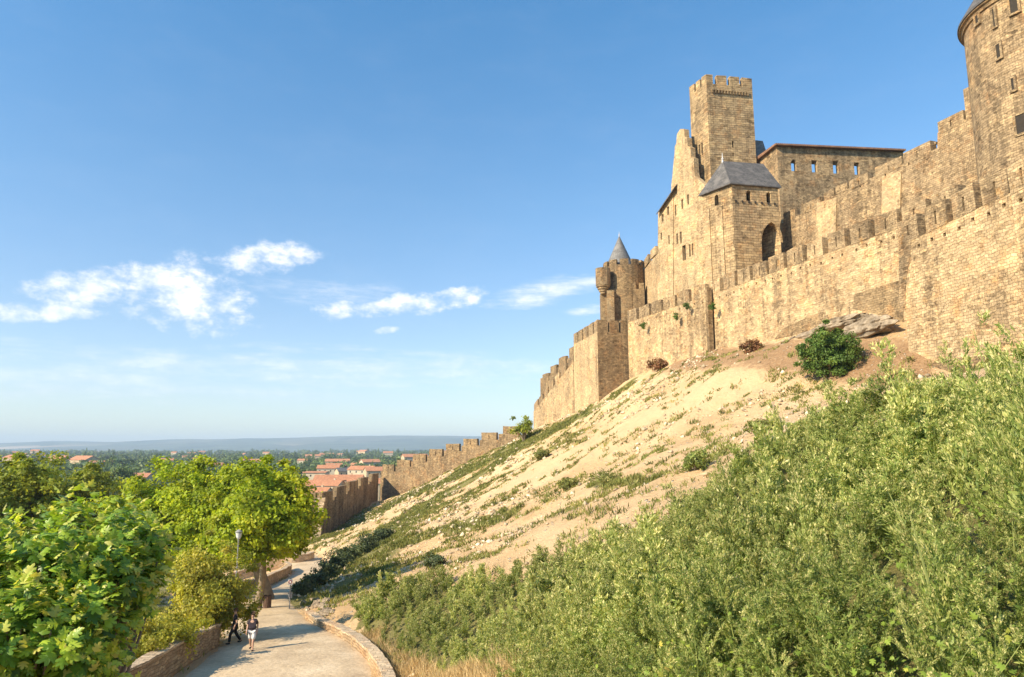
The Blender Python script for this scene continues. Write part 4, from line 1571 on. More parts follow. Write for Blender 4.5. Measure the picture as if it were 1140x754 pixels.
rt_ = [(-40, 103), (-37, 105.5), (-34, 107), (-32, 107.2), (-30.8, 108.6), (-30.6, 111)]
wall_along('retaining_wall', 'pale retaining wall with rounded corner beyond the bend of the road', catmull(rt_, 5), 1.3, 1.0, 0.8, M_PALEBANK, 'wall', base=-3, rough=0.02)
# stones of the broken bank at the bend
for k_, (px, py) in enumerate(((352, 672), (362, 676), (346, 680), (371, 681), (340, 673), (358, 684))):
    pass

print('walls done')


# ------------------------------------------------------------------ vegetation generators
def crown_quads(rng, c, rad, nclump, nleaf, lsize, clump_r, flat=0.7, shell=0.45, lw=0.75, cut=None):
    c, rad = np.array(c, float), np.array(rad, float)
    u = unit(rng.normal(size=(nclump, 3)))
    r = rng.random(nclump) ** shell
    cc = u * r[:, None] * rad
    lumps = 1 + 0.30 * np.sin(u[:, 0] * 4.1 + rad[0]) * np.cos(u[:, 1] * 3.7 + 1.3) + 0.15 * rng.normal(size=nclump)
    cc = cc * lumps[:, None]
    if cut is not None:
        cc[:, 2] = np.maximum(cc[:, 2], -cut * rad[2])
    ci = rng.integers(0, nclump, nleaf)
    cr = clump_r * (0.45 + 1.1 * rng.random(nclump))
    v = unit(rng.normal(size=(nleaf, 3))) * (1.25 * rng.random(nleaf) ** 0.6)[:, None]
    v[:, 2] *= flat
    p = cc[ci] + v * cr[ci][:, None]
    outw = unit(p / rad + 0.35 * v + 1e-6)
    nrm = unit(outw * 0.7 + np.array([0, 0, 0.55]) + rng.normal(size=(nleaf, 3)) * 0.55)
    d = unit(np.cross(nrm, rng.normal(size=(nleaf, 3))))
    d = unit(d + np.array([0, 0, -0.35]))
    s = unit(np.cross(nrm, d))
    l = lsize * (0.6 + 0.8 * rng.random(nleaf))
    q = quads(p + c, d, s, l, l * lw, -0.12)
    cv = rng.random(nclump)
    rnd = np.clip(0.5 * rng.random(nleaf) + 0.5 * cv[ci], 0, 1)
    pv = np.clip(rng.random(nclump)[ci] * 0.8 + 0.2 * rng.random(nleaf), 0, 1)
    return q, rnd, pv


def leaf_obj(name, q, rnd, pv, mat, parent, local=False):
    n = len(q)
    F = np.arange(n * 4).reshape(n, 4)
    return npmesh(name, q.reshape(-1, 3), F, mat, parent, np.repeat(rnd, 4), np.repeat(pv, 4), local=local)


def limbs(b, base, top, r0, targets, rng, n=9):
    """a trunk and limbs out to the given points"""
    base, top = Vector(base), Vector(top)
    m1 = base.lerp(top, 0.4) + Vector((rng.normal() * 0.15, rng.normal() * 0.15, 0))
    b.tube([base - Vector((0, 0, 0.5)), base + Vector((0, 0, 0.25)), m1, top], [r0 * 1.5, r0 * 1.12, r0 * 0.92, r0 * 0.72], n)
    for tq in targets:
        tq = Vector(tq)
        st = m1.lerp(top, rng.uniform(0.4, 1.0))
        md = st.lerp(tq, 0.5) + Vector((rng.normal() * 0.3, rng.normal() * 0.3, 0.35))
        b.tube([st, md, tq], [r0 * 0.45, r0 * 0.28, r0 * 0.08], 6)


def tree(name, label, x, y, ctop, rad, trunk_r, mat, nclump, nleaf, lsize, clump_r, seed, cat='tree', group=None, crown_c=None, bark=M_BARK, cut=0.75, zbase=None, fork=False):
    rng = np.random.default_rng(seed)
    zg = H(x, y) if zbase is None else zbase
    root = thing(name, label, cat, (x, y, zg), group)
    cc = crown_c if crown_c is not None else (x, y, ctop - rad[2])
    b = MB()
    tg_ = []
    for k_ in range(9):
        u = unit(rng.normal(size=3)) * np.array(rad) * 0.75
        u[2] = abs(u[2]) * 0.8 - 0.2 * rad[2]
        tg_.append(np.array(cc) + u)
    limbs(b, (x, y, zg), (cc[0] * 0.6 + x * 0.4, cc[1] * 0.6 + y * 0.4, cc[2] - rad[2] * 0.25), trunk_r, tg_, rng)
    b.build('trunk', bark, root, smooth=True)
    q, rn, pvv = crown_quads(rng, cc, rad, nclump, nleaf, lsize, clump_r, cut=cut)
    leaf_obj('crown', q, rn, pvv, mat, root)
    return root


# plane trees by the bend
g1 = G(287, 679)
zt1 = U(300, 517, 50).z
tree('plane_tree', 'plane tree with bright green crown and pale leaning trunk right behind the walker', g1.x, g1.y, zt1, (3.5, 3.4, 3.3), 0.26, M_PLANE, 260, 34000, 0.25, 0.70, 21, group='plane trees by the bend',
     crown_c=(U(296, 560, 51).x, 51, zt1 - 3.7))
g2 = Vector((-22.2, 59.5, 0))
tree('plane_tree', 'plane tree with the thick dark trunk beside the curved ochre parapet', U(298, 650, 59).x, 59, U(270, 512, 58).z, (4.4, 4.0, 3.9), 0.5, M_PLANE, 280, 36000, 0.26, 0.78, 22, group='plane trees by the bend',
     crown_c=(U(262, 560, 58).x, 58, U(270, 519, 58).z - 3.9))
tree('plane_tree', 'broad plane tree left of the two trunks, above the pale yellow bush', U(205, 640, 66).x, 66, U(190, 514, 64).z, (5.6, 4.6, 4.8), 0.4, M_PLANE, 300, 40000, 0.30, 0.85, 23, group='plane trees by the bend',
     crown_c=(U(184, 565, 64).x, 64, U(188, 521, 64).z - 4.8))
# darker trees at the left edge
tree('dark_tree', 'dark olive tree rising at the left edge behind the fig', U(20, 600, 78).x, 78, U(40, 514, 76).z, (5.6, 5.2, 5.4), 0.4, M_DARKTREE, 220, 32000, 0.36, 0.95, 31, crown_c=(U(18, 560, 76).x, 76, U(40, 509, 76).z - 5.4))
tree('dark_tree', 'darker rounded tree between the left edge tree and the plane trees', U(84, 600, 84).x, 84, U(80, 522, 82).z, (4.6, 4.6, 5.2), 0.35, M_DARKTREE, 200, 28000, 0.36, 0.9, 32, crown_c=(U(86, 570, 82).x, 82, U(80, 520, 82).z - 5.2))


def bush(name, label, c, rad, mat, nclump, nleaf, ls, cr, seed, cat='bush', group=None, ground=None, cut=0.8):
    rng = np.random.default_rng(seed)
    zg = c[2] - rad[2] if ground is None else ground
    root = thing(name, label, cat, (c[0], c[1], zg), group)
    b = MB()
    for k_ in range(7):
        u = unit(rng.normal(size=3)) * np.array(rad) * 0.6
        e_ = np.array(c) + np.array([u[0], u[1], abs(u[2]) * 0.8])
        b.tube([(c[0], c[1], zg - 0.2), tuple((np.array([c[0], c[1], zg]) * 0.5 + e_ * 0.5) + rng.normal(size=3) * 0.1), tuple(e_)], [0.06 * rad[2], 0.04 * rad[2], 0.01], 5)
    b.build('stems', M_BARK, root)
    q, rn, pvv = crown_quads(rng, c, rad, nclump, nleaf, ls, cr, cut=cut)
    leaf_obj('crown', q, rn, pvv, mat, root)
    return root


g = G(230, 702)
bush('yellow_green_bush', 'big pale yellow-green bush behind the roadside parapet', (U(232, 660, 39.5).x, 39.5, U(232, 662, 39.5).z), (2.2, 2.2, 2.35), M_BUSH, 200, 30000, 0.14, 0.42, 41, ground=H(-17.3, 39.5))
bush('low_bush', 'low creeping shrub between the fig and the parapet top', (U(176, 706, 33).x, 33, U(176, 708, 33).z), (1.5, 2.2, 0.85), M_BUSH, 90, 12000, 0.12, 0.35, 42)
# shrubs on the slope
gb = G(925, 424)
sb = U(927, 392, gb.y)
bush('round_shrub', 'big round dark green shrub under the pale rocks below the wall', (sb.x, sb.y + 0.5, sb.z), (2.55, 2.4, 2.35), M_SHRUB, 260, 34000, 0.17, 0.40, 51, ground=gb.z)
for (px, py, wpx, hpx, mt_, lb, sd) in (
        (583, 492, 13, 17, M_DARKTREE, 'dark conical shrub at the upper end of the low wall', 52),
        (571, 490, 9, 10, M_DARKTREE, 'small leafy shrub leaning over the low wall top', 53),
        (735, 412, 11, 7, M_REDBUSH, 'rusty brown bush at the foot of the outer wall', 54),
        (690, 428, 13, 6, M_GULLY, 'grey green bush at the foot of the shaded tower side', 55),
        (838, 392, 10, 7, M_REDBUSH, 'dry brown shrub beside the rock slab', 56),
        (776, 522, 19, 11, M_WEED, 'leafy shrub standing on the bare slope above the weeds', 57),
        (632, 545, 11, 6, M_TUFT, 'small shrub on bare earth in mid slope', 58),
        (678, 538, 24, 6, M_TUFT, 'flat spreading shrub on the pale earth right of mid slope', 59),
        (603, 512, 9, 5, M_TUFT, 'little shrub high on the bare slope', 60),
        (850, 480, 16, 6, M_TUFT, 'low shrub close above the edge of the weeds', 62),
        (485, 632, 14, 8, M_GULLY, 'grey leafy clump at the edge of the weeds', 61)):
    q = G(px, py)
    k_ = q.y / FPX
    bush('slope_shrub', lb, (q.x, q.y, q.z + hpx * k_ * 0.8), (wpx * k_, wpx * k_, hpx * k_), mt_, 40, 2600, max(0.12, 1.9 * k_), 0.28 * wpx * k_, sd, group='shrubs on the castle slope', ground=q.z)
# dark band of shrubs in the gully
gul = [(338, 662), (349, 654), (361, 646), (373, 637), (385, 629), (396, 621), (408, 613), (419, 606), (428, 600)]
for i, (px, py) in enumerate(gul):
    q = G(px, py)
    k_ = q.y / FPX
    rr_ = [10, 11, 12, 13, 13, 12, 11, 9, 7][i] * k_
    bush('gully_shrub', 'dark grey green shrub in the row that climbs the gully from the road bend', (q.x, q.y, q.z + 0.5 * rr_), (rr_ * 1.1, rr_ * 1.2, rr_ * 0.95), M_GULLY, 40, 2600, 0.2, 0.38 * rr_, 70 + i, group='gully shrubs', ground=q.z)
print('bushes done')

for (px, py, Y, lb) in ((765, 341, 97.5, 'small green plant rooted high in the outer wall, upper one left of the dark joint strip'), (752, 352, 100.5, 'small green plant rooted in the outer wall joints, lower left one'),
                        (716, 363, 110.5, 'small green plant rooted in the outer wall near the corner tower'), (793, 341, 91.5, 'small green plant rooted in the wall just right of the dark joint strip')):
    q = U(px, py, Y)
    wpl = thing('wall_plant', lb, 'plant', tuple(q), 'plants rooted in the wall joints')
    rgp = np.random.default_rng(int(px))
    q_, rn_, pv_ = crown_quads(rgp, tuple(q), (0.45, 0.4, 0.5), 14, 500, 0.16, 0.22)
    leaf_obj('foliage', q_, rn_, pv_, M_SHRUB, wpl)
# ---- fig tree: large lobed leaves close to the camera
FIG = [(0, 0), (0.06, 0.16), (0.17, 0.40), (0.31, 0.43), (0.36, 0.20), (0.56, 0.40), (0.70, 0.34), (0.62, 0.12), (0.84, 0.13), (1.0, 0)]
fig_out = FIG + [(a, -b_) for a, b_ in FIG[-2:0:-1]]
FIGV = np.array([(0.42, 0, 0.0)] + [(a, b_, -0.22 * abs(b_) - 0.16 * a * a) for a, b_ in fig_out])
FIGF = np.array([(0, 1 + i, 1 + (i + 1) % len(fig_out)) for i in range(len(fig_out))])


def fig_leaves(p, d, nrm, size):
    s = unit(np.cross(nrm, d))
    nr = unit(np.cross(d, s))
    V = p[:, None, :] + size[:, None, None] * (FIGV[None, :, 0:1] * d[:, None] + FIGV[None, :, 1:2] * s[:, None] + FIGV[None, :, 2:3] * nr[:, None])
    F = FIGF[None] + (np.arange(len(p)) * len(FIGV))[:, None, None]
    return V.reshape(-1, 3), F.reshape(-1, 3)


def fig_tree(x, y, zg, blobs, seed, label):
    rng = np.random.default_rng(seed)
    root = thing('fig_tree', label, 'tree', (x, y, zg))
    b = MB()
    P, D, N_, S_, RN, PVV = [], [], [], [], [], []
    for (c, rad, nt) in blobs:
        c, rad = np.array(c), np.array(rad)
        u = unit(rng.normal(size=(nt, 3)))
        u[:, 2] = np.where(u[:, 2] < -0.35, -u[:, 2], u[:, 2])
        rr_ = rng.uniform(0.55, 1.12, nt) * (1 + 0.17 * np.sin(5 * u[:, 0] + 3 * u[:, 1]))
        tips = c + u * rad * rr_[:, None]
        for k_ in range(0, nt, 5):
            b.tube([(x, y, zg), tuple(np.array([x, y, zg]) * 0.5 + c * 0.5 + rng.normal(size=3) * 0.15), tuple(c + u[k_] * rad * 0.62)], [0.11, 0.045, 0.01], 5)
        nl = 11
        tipi = np.repeat(np.arange(nt), nl)
        n = len(tipi)
        ax = unit(u[tipi] + np.array([0, 0, 0.5]))
        rad_dir = unit(np.cross(ax, rng.normal(size=(n, 3))))
        k = (np.tile(np.arange(nl), nt) / nl)
        pp = tips[tipi] - ax * (0.34 * k)[:, None] + rad_dir * 0.05
        dd = unit(rad_dir * (0.55 + 0.5 * k)[:, None] + ax * (0.85 - 1.0 * k)[:, None] + np.array([0, 0, -0.12]))
        nn = unit(ax + 0.5 * np.array([0, 0, 1.0]) + rng.normal(size=(n, 3)) * 0.35)
        P.append(pp); D.append(dd); N_.append(nn)
        S_.append((0.09 + 0.125 * rng.random(n)) * (0.7 + 0.5 * k))
        RN.append(np.clip(0.9 - 0.75 * k + rng.normal(size=n) * 0.2, 0, 1))
        PVV.append(np.clip(np.repeat(rng.random(nt), nl) * 0.7 + 0.3 * rng.random(n), 0, 1))
    b.build('trunk', M_BARK, root, smooth=True)
    P, D, N_, S_, RN, PVV = [np.concatenate(a) for a in (P, D, N_, S_, RN, PVV)]
    V, F = fig_leaves(P, D, N_, S_)
    npmesh('crown', V, F, M_FIG, root, np.repeat(RN, len(FIGV)), np.repeat(PVV, len(FIGV)))
    return root


def pc(px, py, Y):
    return tuple(U(px, py, Y))


fig_tree(U(25, 760, 10).x, 10, H(U(25, 760, 10).x, 10) - 0.2, [
    (pc(30, 655, 10.0), (1.25, 1.3, 1.2), 210), (pc(110, 640, 10.3), (0.95, 1.1, 0.95), 160), (pc(82, 720, 9.4), (0.8, 0.9, 0.95), 150),
    (pc(142, 655, 10.6), (0.6, 0.8, 0.7), 90), (pc(20, 735, 8.8), (1.1, 1.0, 1.0), 170), (pc(160, 612, 11.0), (0.5, 0.6, 0.45), 55), (pc(75, 775, 9.6), (0.75, 0.8, 0.8), 100)], 5,
    'big fig tree with glossy lobed leaves filling the lower left corner')
print('fig done')


# ---- weeds
def weed_plant(rng, Hh, nleaf, nseed, lsz, ssz, spire=1.0):
    nb = 30
    tb_ = np.sort(rng.uniform(0.06, 1.0, nb))
    azb = rng.uniform(0, 2 * np.pi, nb)
    elb = rng.uniform(0.8, 1.35, nb)
    Lb = spire * Hh * 0.42 * (1.05 - tb_ * 0.8) * rng.uniform(0.7, 1.2, nb)
    lean = rng.normal(size=2) * 0.12
    st = np.stack([lean[0] * tb_ ** 2 * Hh, lean[1] * tb_ ** 2 * Hh, tb_ * Hh * 0.86], 1)
    db = np.stack([np.cos(azb) * np.cos(elb), np.sin(azb) * np.cos(elb), np.sin(elb)], 1)

    def along(n, smin):
        bi = rng.choice(nb, n, p=Lb / Lb.sum())
        s = smin + (1 - smin) * rng.random(n) ** 0.8
        p = st[bi] + db[bi] * (s * Lb[bi])[:, None]
        p[:, 2] -= 0.12 * (s * s) * Lb[bi]
        return bi, s, p
    bi, s, p = along(nleaf, 0.05)
    d = unit(db[bi] * 0.9 + rng.normal(size=(nleaf, 3)) * 0.6 + np.array([0, 0, 0.15]))
    sd = unit(np.cross(d, rng.normal(size=(nleaf, 3)) + np.array([0, 0, 0.6])))
    p = p + rng.normal(size=p.shape) * lsz * 0.35
    l = lsz * (0.5 + 0.9 * rng.random(nleaf)) * (1.15 - 0.5 * p[:, 2] / Hh)
    q1 = quads(p, d, sd, l * 1.25, l * 0.34, -0.15)
    r1 = np.clip(rng.random(nleaf) * 0.7, 0, 0.72)
    bi, s, p2 = along(nseed, 0.45)
    top = p2[:, 2] / Hh
    d2_ = unit(db[bi] * 1.2 + rng.normal(size=(nseed, 3)) * 0.45)
    sd2 = unit(np.cross(d2_, rng.normal(size=(nseed, 3))))
    p2 = p2 + rng.normal(size=p2.shape) * ssz * 0.55
    l2 = ssz * (0.6 + 0.9 * rng.random(nseed))
    q2 = quads(p2, d2_, sd2, l2 * 1.5, l2 * 0.55, 0)
    r2 = np.clip(0.62 + 0.35 * rng.random(nseed) * (0.4 + top), 0, 1)
    # stems as thin upright quads
    sv = []
    for k_ in range(nb):
        a_, e_ = st[k_], st[k_] + db[k_] * Lb[k_]
        wv = np.cross(db[k_], rng.normal(size=3))
        wv = wv / np.linalg.norm(wv) * lsz * 0.04
        sv.append([a_ - wv, e_ - wv * .3, e_ + wv * .3, a_ + wv])
    for k_ in range(5):
        z0_, z1_ = k_ / 5 * Hh * .86, (k_ + 1) / 5 * Hh * .86
        wv = np.array([math.cos(k_), math.sin(k_), 0]) * (0.0042 - 0.0006 * k_)
        c0 = np.array([lean[0] * (k_ / 5) ** 2 * Hh, lean[1] * (k_ / 5) ** 2 * Hh, z0_])
        c1 = np.array([lean[0] * ((k_ + 1) / 5) ** 2 * Hh, lean[1] * ((k_ + 1) / 5) ** 2 * Hh, z1_])
        sv.append([c0 - wv, c1 - wv, c1 + wv, c0 + wv])
    q3 = np.array(sv, dtype=np.float32)
    r3_ = np.full(len(q3), 0.68)
    return np.concatenate([q1, q2, q3]), np.concatenate([r1, r2, r3_])


rngw = np.random.default_rng(77)
protos = {
    'near': [weed_plant(rngw, 1.0, 2600, 1800, 0.026, 0.009) for _ in range(5)],
    'mid': [weed_plant(rngw, 1.0, 1200, 950, 0.042, 0.017) for _ in range(5)],
    'far': [weed_plant(rngw, 1.0, 420, 380, 0.082, 0.036) for _ in range(4)],
    'near_spire': [weed_plant(rngw, 1.0, 1000, 2400, 0.018, 0.0085, 0.7) for _ in range(4)],
    'mid_spire': [weed_plant(rngw, 1.0, 450, 900, 0.036, 0.018, 0.7) for _ in range(4)],
    'far_spire': [weed_plant(rngw, 1.0, 190, 420, 0.062, 0.032, 0.7) for _ in range(4)],
}


def scatter(xy, hs, kinds, wid, rng):
    z = height(xy)
    pn_ = smooth(fbm(xy, 0.3, 3, 57), 0.3, 0.7)
    Q, RN, PVV = [], [], []
    for i in range(len(xy)):
        pr_ = protos[kinds[i]]
        q, r_ = pr_[rng.integers(len(pr_))]
        a = rng.uniform(0, 2 * np.pi)
        ca_, sa_ = math.cos(a), math.sin(a)
        h = hs[i]
        wd = h * wid[i]
        X = (q[..., 0] * ca_ - q[..., 1] * sa_) * wd + xy[i, 0]
        Y = (q[..., 0] * sa_ + q[..., 1] * ca_) * wd + xy[i, 1]
        Z = q[..., 2] * h + z[i] - 0.05
        Q.append(np.stack([X, Y, Z], -1).astype(np.float32))
        RN.append(r_)
        PVV.append(np.clip(np.full(len(r_), rng.random() * 0.5 + 0.5 * pn_[i] - 0.1) + 0.2 * rng.random(len(r_)), 0, 1))
    return np.concatenate(Q), np.concatenate(RN), np.concatenate(PVV)


cand = []
rng = np.random.default_rng(3)
bx0, bx1, by0, by1 = -10, 14, -2, 45
xyc = np.column_stack([rng.uniform(bx0, bx1, 26000), rng.uniform(by0, by1, 26000)])
xyc = xyc[in_poly(xyc, WEED_POLY)]
dd = np.hypot(xyc[:, 0], xyc[:, 1])
fovx = np.abs(xyc[:, 0] / np.maximum(xyc[:, 1], 0.3)) < 0.95
keepm = (dd > 2.0) & fovx & (xyc[:, 1] > 1.2)
xyc, dd = xyc[keepm], dd[keepm]
# thin out by blue noise
order = rng.permutation(len(xyc))
sel = []
grid = {}
for i in order:
    x, y = xyc[i]
    md = 0.25 if dd[i] < 7.5 else (0.31 if dd[i] < 13 else 0.40)
    cxk, cyk = int(math.floor(x / 0.5)), int(math.floor(y / 0.5))
    ok = True
    for ax in (-1, 0, 1):
        for ay in (-1, 0, 1):
            for j in grid.get((cxk + ax, cyk + ay), ()):
                if (xyc[j, 0] - x) ** 2 + (xyc[j, 1] - y) ** 2 < md * md:
                    ok = False
    if ok:
        sel.append(i)
        grid.setdefault((cxk, cyk), []).append(i)
xyw, dw = xyc[sel], dd[sel]
hw = 1.22 * (0.36 + 1.1 * fbm(xyw, 0.4, 3, 21)) * rng.uniform(0.7, 1.25, len(xyw))
edge = np.minimum.reduce([np.maximum(seg_dist(xyw, WEED_POLY[8:] + [WEED_POLY[0]]), 0)])
hw = hw * (0.6 + 0.4 * smooth(edge, 0.0, 2.0))
hw = np.where(dw < 6, hw * (0.62 + 0.38 * smooth(dw, 2, 6)), hw)
kinds = np.where(dw < 7.5, 'near', np.where(dw < 20, 'mid', 'far'))
spv = rng.random(len(xyw)) < 0.38
hw = np.where(spv, hw * rng.uniform(1.2, 1.6, len(xyw)), hw)
kinds = np.array([k_ + '_spire' if s_ else k_ for k_, s_ in zip(kinds, spv)])
print('weeds', len(xyw), [(kinds == k_).sum() for k_ in ('near', 'mid', 'far')])
q, rn, pvv = scatter(xyw, hw, kinds, np.where(spv, 1.0, 1.3), rng)
wobj = leaf_obj('weed_thicket', q, rn, pvv, M_WEED, None)
tag(wobj, 'thicket of grey green weeds with pale seed heads covering the bank at the lower right', 'weeds', kind='stuff')
print('weed quads', len(q))

# tall single weeds that stand out of the thicket
for i, (px, ptop, Y, lb) in enumerate(((1082, 352, 6.5, 'tallest arching weed in front of the wall at the right edge'), (1130, 375, 5.6, 'tall seeding weed at the very right edge of the picture'),
                                       (868, 446, 17, 'thin tall weed standing alone against the bare slope'), (1003, 405, 13, 'feathery weed stalk left of the tallest arching one'), (1012, 560, 4.6, 'tall pale weed stalk nearest to the camera'))):
    tp = U(px, ptop, Y)
    zg = H(tp.x, tp.y)
    hh = max(0.8, tp.z - zg) / 0.95
    root = thing('tall_weed', lb, 'weed', (tp.x, tp.y, zg), 'tall weeds standing out of the thicket')
    rr_ = np.random.default_rng(200 + i)
    q, rn = weed_plant(rr_, 1.0, 900 if Y < 10 else 500, 1000, 0.032 if Y < 10 else 0.04, 0.013 if Y < 10 else 0.022)
    q = q.copy()
    q[..., 0] = q[..., 0] * hh * 0.75 - 0.10 * hh * q[..., 2] ** 2 + tp.x + 0.1 * hh
    q[..., 1] = q[..., 1] * hh * 0.75 + tp.y
    q[..., 2] = q[..., 2] * hh + zg
    leaf_obj('foliage', q, rn, np.full(len(rn), 0.6), M_WEED, root)
    b = MB()
    b.tube([(tp.x + 0.1 * hh - 0.10 * hh * s_ * s_, tp.y, zg + s_ * hh * 0.9) for s_ in (0, .25, .5, .75, 1)], [0.014, 0.012, 0.01, 0.007, 0.003], 5)
    b.build('stem', M_STEM, root)


# ---- broad-leaved ground plants near the camera, grass tufts on the slope, dry grass by the low wall
def tufts(name, label, cat, xy, blades, hgt, wid, mat, rng, spread, kind='stuff'):
    n = len(xy)
    z = height(xy)
    ti = np.repeat(np.arange(n), blades)
    m_ = len(ti)
    sc = np.asarray(hgt)[ti] if np.ndim(hgt) else np.full(m_, hgt)
    off_ = rng.normal(size=(m_, 2)) * (spread[ti] if np.ndim(spread) else spread)[..., None] if np.ndim(spread) else rng.normal(size=(m_, 2)) * spread
    p = np.column_stack([xy[ti] + off_, z[ti] - 0.03])
    p[:, 2] = height(p[:, :2]) - 0.03
    d = unit(np.column_stack([rng.normal(size=(m_, 2)) * 0.5, np.full(m_, 1.0)]))
    s = unit(np.cross(d, rng.normal(size=(m_, 3))))
    l = sc * (0.5 + rng.random(m_))
    q = quads(p, d, s, l, np.full(m_, wid) * (0.6 + 0.8 * rng.random(m_)) if not np.ndim(wid) else wid[ti] * (0.6 + 0.8 * rng.random(m_)), -0.2)
    rn = np.clip(rng.random(n)[ti] * 0.7 + 0.3 * rng.random(m_), 0, 1)
    o = leaf_obj(name, q, rn, np.repeat(rng.random(n), blades), mat, None)
    return tag(o, label, cat, kind=kind)


rng = np.random.default_rng(8)
xyc = np.column_stack([rng.uniform(-45, 34, 60000), rng.uniform(20, 170, 60000)])
rd, _ = road_dist(xyc)
vis = (np.abs(xyc[:, 0] / xyc[:, 1]) < 0.8) & (rd > 0.3) & ~in_poly(xyc, WEED_POLY)
# only the outside of the walls
wall_line = [(SA.x, SA.y), (SC_.x, SC_.y), (SE.x, SE.y), (TF_.x, TF_.y), (TL.x, TL.y), (B1.x, B1.y), (A3.x, A3.y), (B3.x, B3.y)]
wx = np.interp(xyc[:, 1], [46, 57, 94, 118, 133, 165, 186], [SB.x, SA.x, SC_.x, TF_.x, TL.x, -2, B3.x])
vis &= xyc[:, 0] < wx - 0.5
gmk = green_mask(xyc)
nz = fbm(xyc, 0.22, 4, 33)
nz2 = fbm(xyc, 0.06, 3, 44)
prob = np.clip(gmk * 0.9 * (nz > 0.40), 0, 1) + 0.36 * smooth(nz, 0.52, 0.64) * smooth(nz2, 0.34, 0.56) + 0.055
pd = 1 - smooth(seg_dist(xyc, palepts), 2, 8)
prob *= (1 - 0.93 * pd * (gmk < 0.3))
vis &= rng.random(len(xyc)) < prob
xyt = xyc[vis]
dt = xyt[:, 1]
print('tufts', len(xyt))
tufts('grass_tufts', 'grass tufts dotted over the castle slope', 'grass', xyt, 22, (0.18 + 0.22 * rng.random(len(xyt))), 0.035 + dt * 0.0009, M_TUFT, rng, 0.16 + 0.16 * rng.random(len(xyt)))
# crumbled stones and clods lying on the slope
rngq = np.random.default_rng(91)
xys = np.column_stack([rngq.uniform(-40, 34, 30000), rngq.uniform(22, 150, 30000)])
wxs = np.interp(xys[:, 1], [46, 57, 94, 118, 133, 165, 186], [SB.x, SA.x, SC_.x, TF_.x, TL.x, -2, B3.x])
rds, _ = road_dist(xys)
ks = (np.abs(xys[:, 0] / xys[:, 1]) < 0.8) & (xys[:, 0] < wxs - 0.3) & (rds > 0.2) & ~in_poly(xys, WEED_POLY) & (xys[:, 0] > -34)
ks &= rngq.random(len(xys)) < 0.10 + 0.9 * smooth(fbm(xys, 0.13, 3, 71), 0.5, 0.66)
ks &= rngq.random(len(xys)) > 0.8 * (1 - smooth(seg_dist(xys, palepts), 2, 8))
xys = xys[ks]
ns = len(xys)
OCT = np.array([(1, 0, 0), (-1, 0, 0), (0, 1, 0), (0, -1, 0), (0, 0, 1), (0, 0, -1)], float)
OF = np.array([(0, 2, 4), (2, 1, 4), (1, 3, 4), (3, 0, 4), (2, 0, 5), (1, 2, 5), (3, 1, 5), (0, 3, 5)])
szs = (0.05 + 0.16 * rngq.random(ns) ** 3) * (0.8 + xys[:, 1] / 120)
Vs = OCT[None] * (szs[:, None, None] * rngq.uniform(0.6, 1.3, (ns, 6, 1))) * np.array([1, 1, 0.75]) + rngq.normal(size=(ns, 6, 3)) * szs[:, None, None] * 0.2
Vs += np.column_stack([xys, height(xys) + szs * 0.3])[:, None]
Fs = (OF[None] + (np.arange(ns) * 6)[:, None, None]).reshape(-1, 3)
M_SCREE = leaf_mat('loose_limestone', [(0, (0.34, 0.26, 0.17)), (0.5, (0.52, 0.41, 0.27)), (1, (0.66, 0.55, 0.40))], 0.0, 0.9, 0.1)
tag(npmesh('scree', Vs.reshape(-1, 3), Fs, M_SCREE, None, np.repeat(rngq.random(ns), 6), np.repeat(rngq.random(ns), 6)), 'loose stones and clods strewn over the bare castle slope', 'stones', kind='stuff')
print('scree', ns)
# dry grass
xyc = np.column_stack([rng.uniform(-9, 2, 2600), rng.uniform(12, 42, 2600)])
ln = [(-7.9, 39.2), (-5.6, 34.4), (-4.0, 31), (-2.6, 27), (-1.0, 20), (-0.2, 14)]
sd_ = seg_dist(xyc, ln)
xyd = xyc[sd_ < 0.75 * (0.4 + fbm(xyc, 0.5, 2, 5))]
tufts('dry_grass', 'dry straw coloured grass between the low wall and the weeds', 'grass', xyd, 40, 0.45, 0.02, M_DRY, rng, 0.2)
# grass left of the parapet, and verge
xyc = np.column_stack([rng.uniform(-34, -15.4, 2500), rng.uniform(14, 58, 2500)])
rd, _ = road_dist(xyc)
xyg = xyc[(rd > 0.9)]
tufts('meadow_grass', 'rough green grass behind the roadside parapet', 'grass', xyg, 26, 0.35, 0.05, M_TUFT, rng, 0.35)
print('grass done')

# yellow and broad leaved plants low in the near thicket
xyc = np.column_stack([rng.uniform(0.8, 6, 900), rng.uniform(1.6, 7, 900)])
xyc = xyc[in_poly(xyc, WEED_POLY) & (np.hypot(xyc[:, 0], xyc[:, 1]) > 1.9)][:150]
n = len(xyc)
ti = np.repeat(np.arange(n), 16)
m_ = len(ti)
p = np.column_stack([xyc[ti] + rng.normal(size=(m_, 2)) * 0.12, np.zeros(m_)])
p[:, 2] = height(p[:, :2]) + rng.random(m_) ** 0.7 * 0.85
nrm = unit(rng.normal(size=(m_, 3)) * 0.5 + np.array([-0.3, -0.3, 0.8]))
d = unit(np.cross(nrm, rng.normal(size=(m_, 3))))
l = 0.022 + 0.028 * rng.random(m_)
V_, F_ = fig_leaves(p, d, nrm, l)
M_YEL = leaf_mat('yellowing_leaves', [(0, (0.14, 0.22, 0.035)), (0.7, (0.26, 0.34, 0.05)), (0.92, (0.42, 0.42, 0.07)), (0.97, (0.6, 0.38, 0.10)), (1, (0.6, 0.42, 0.28))], 0.4)
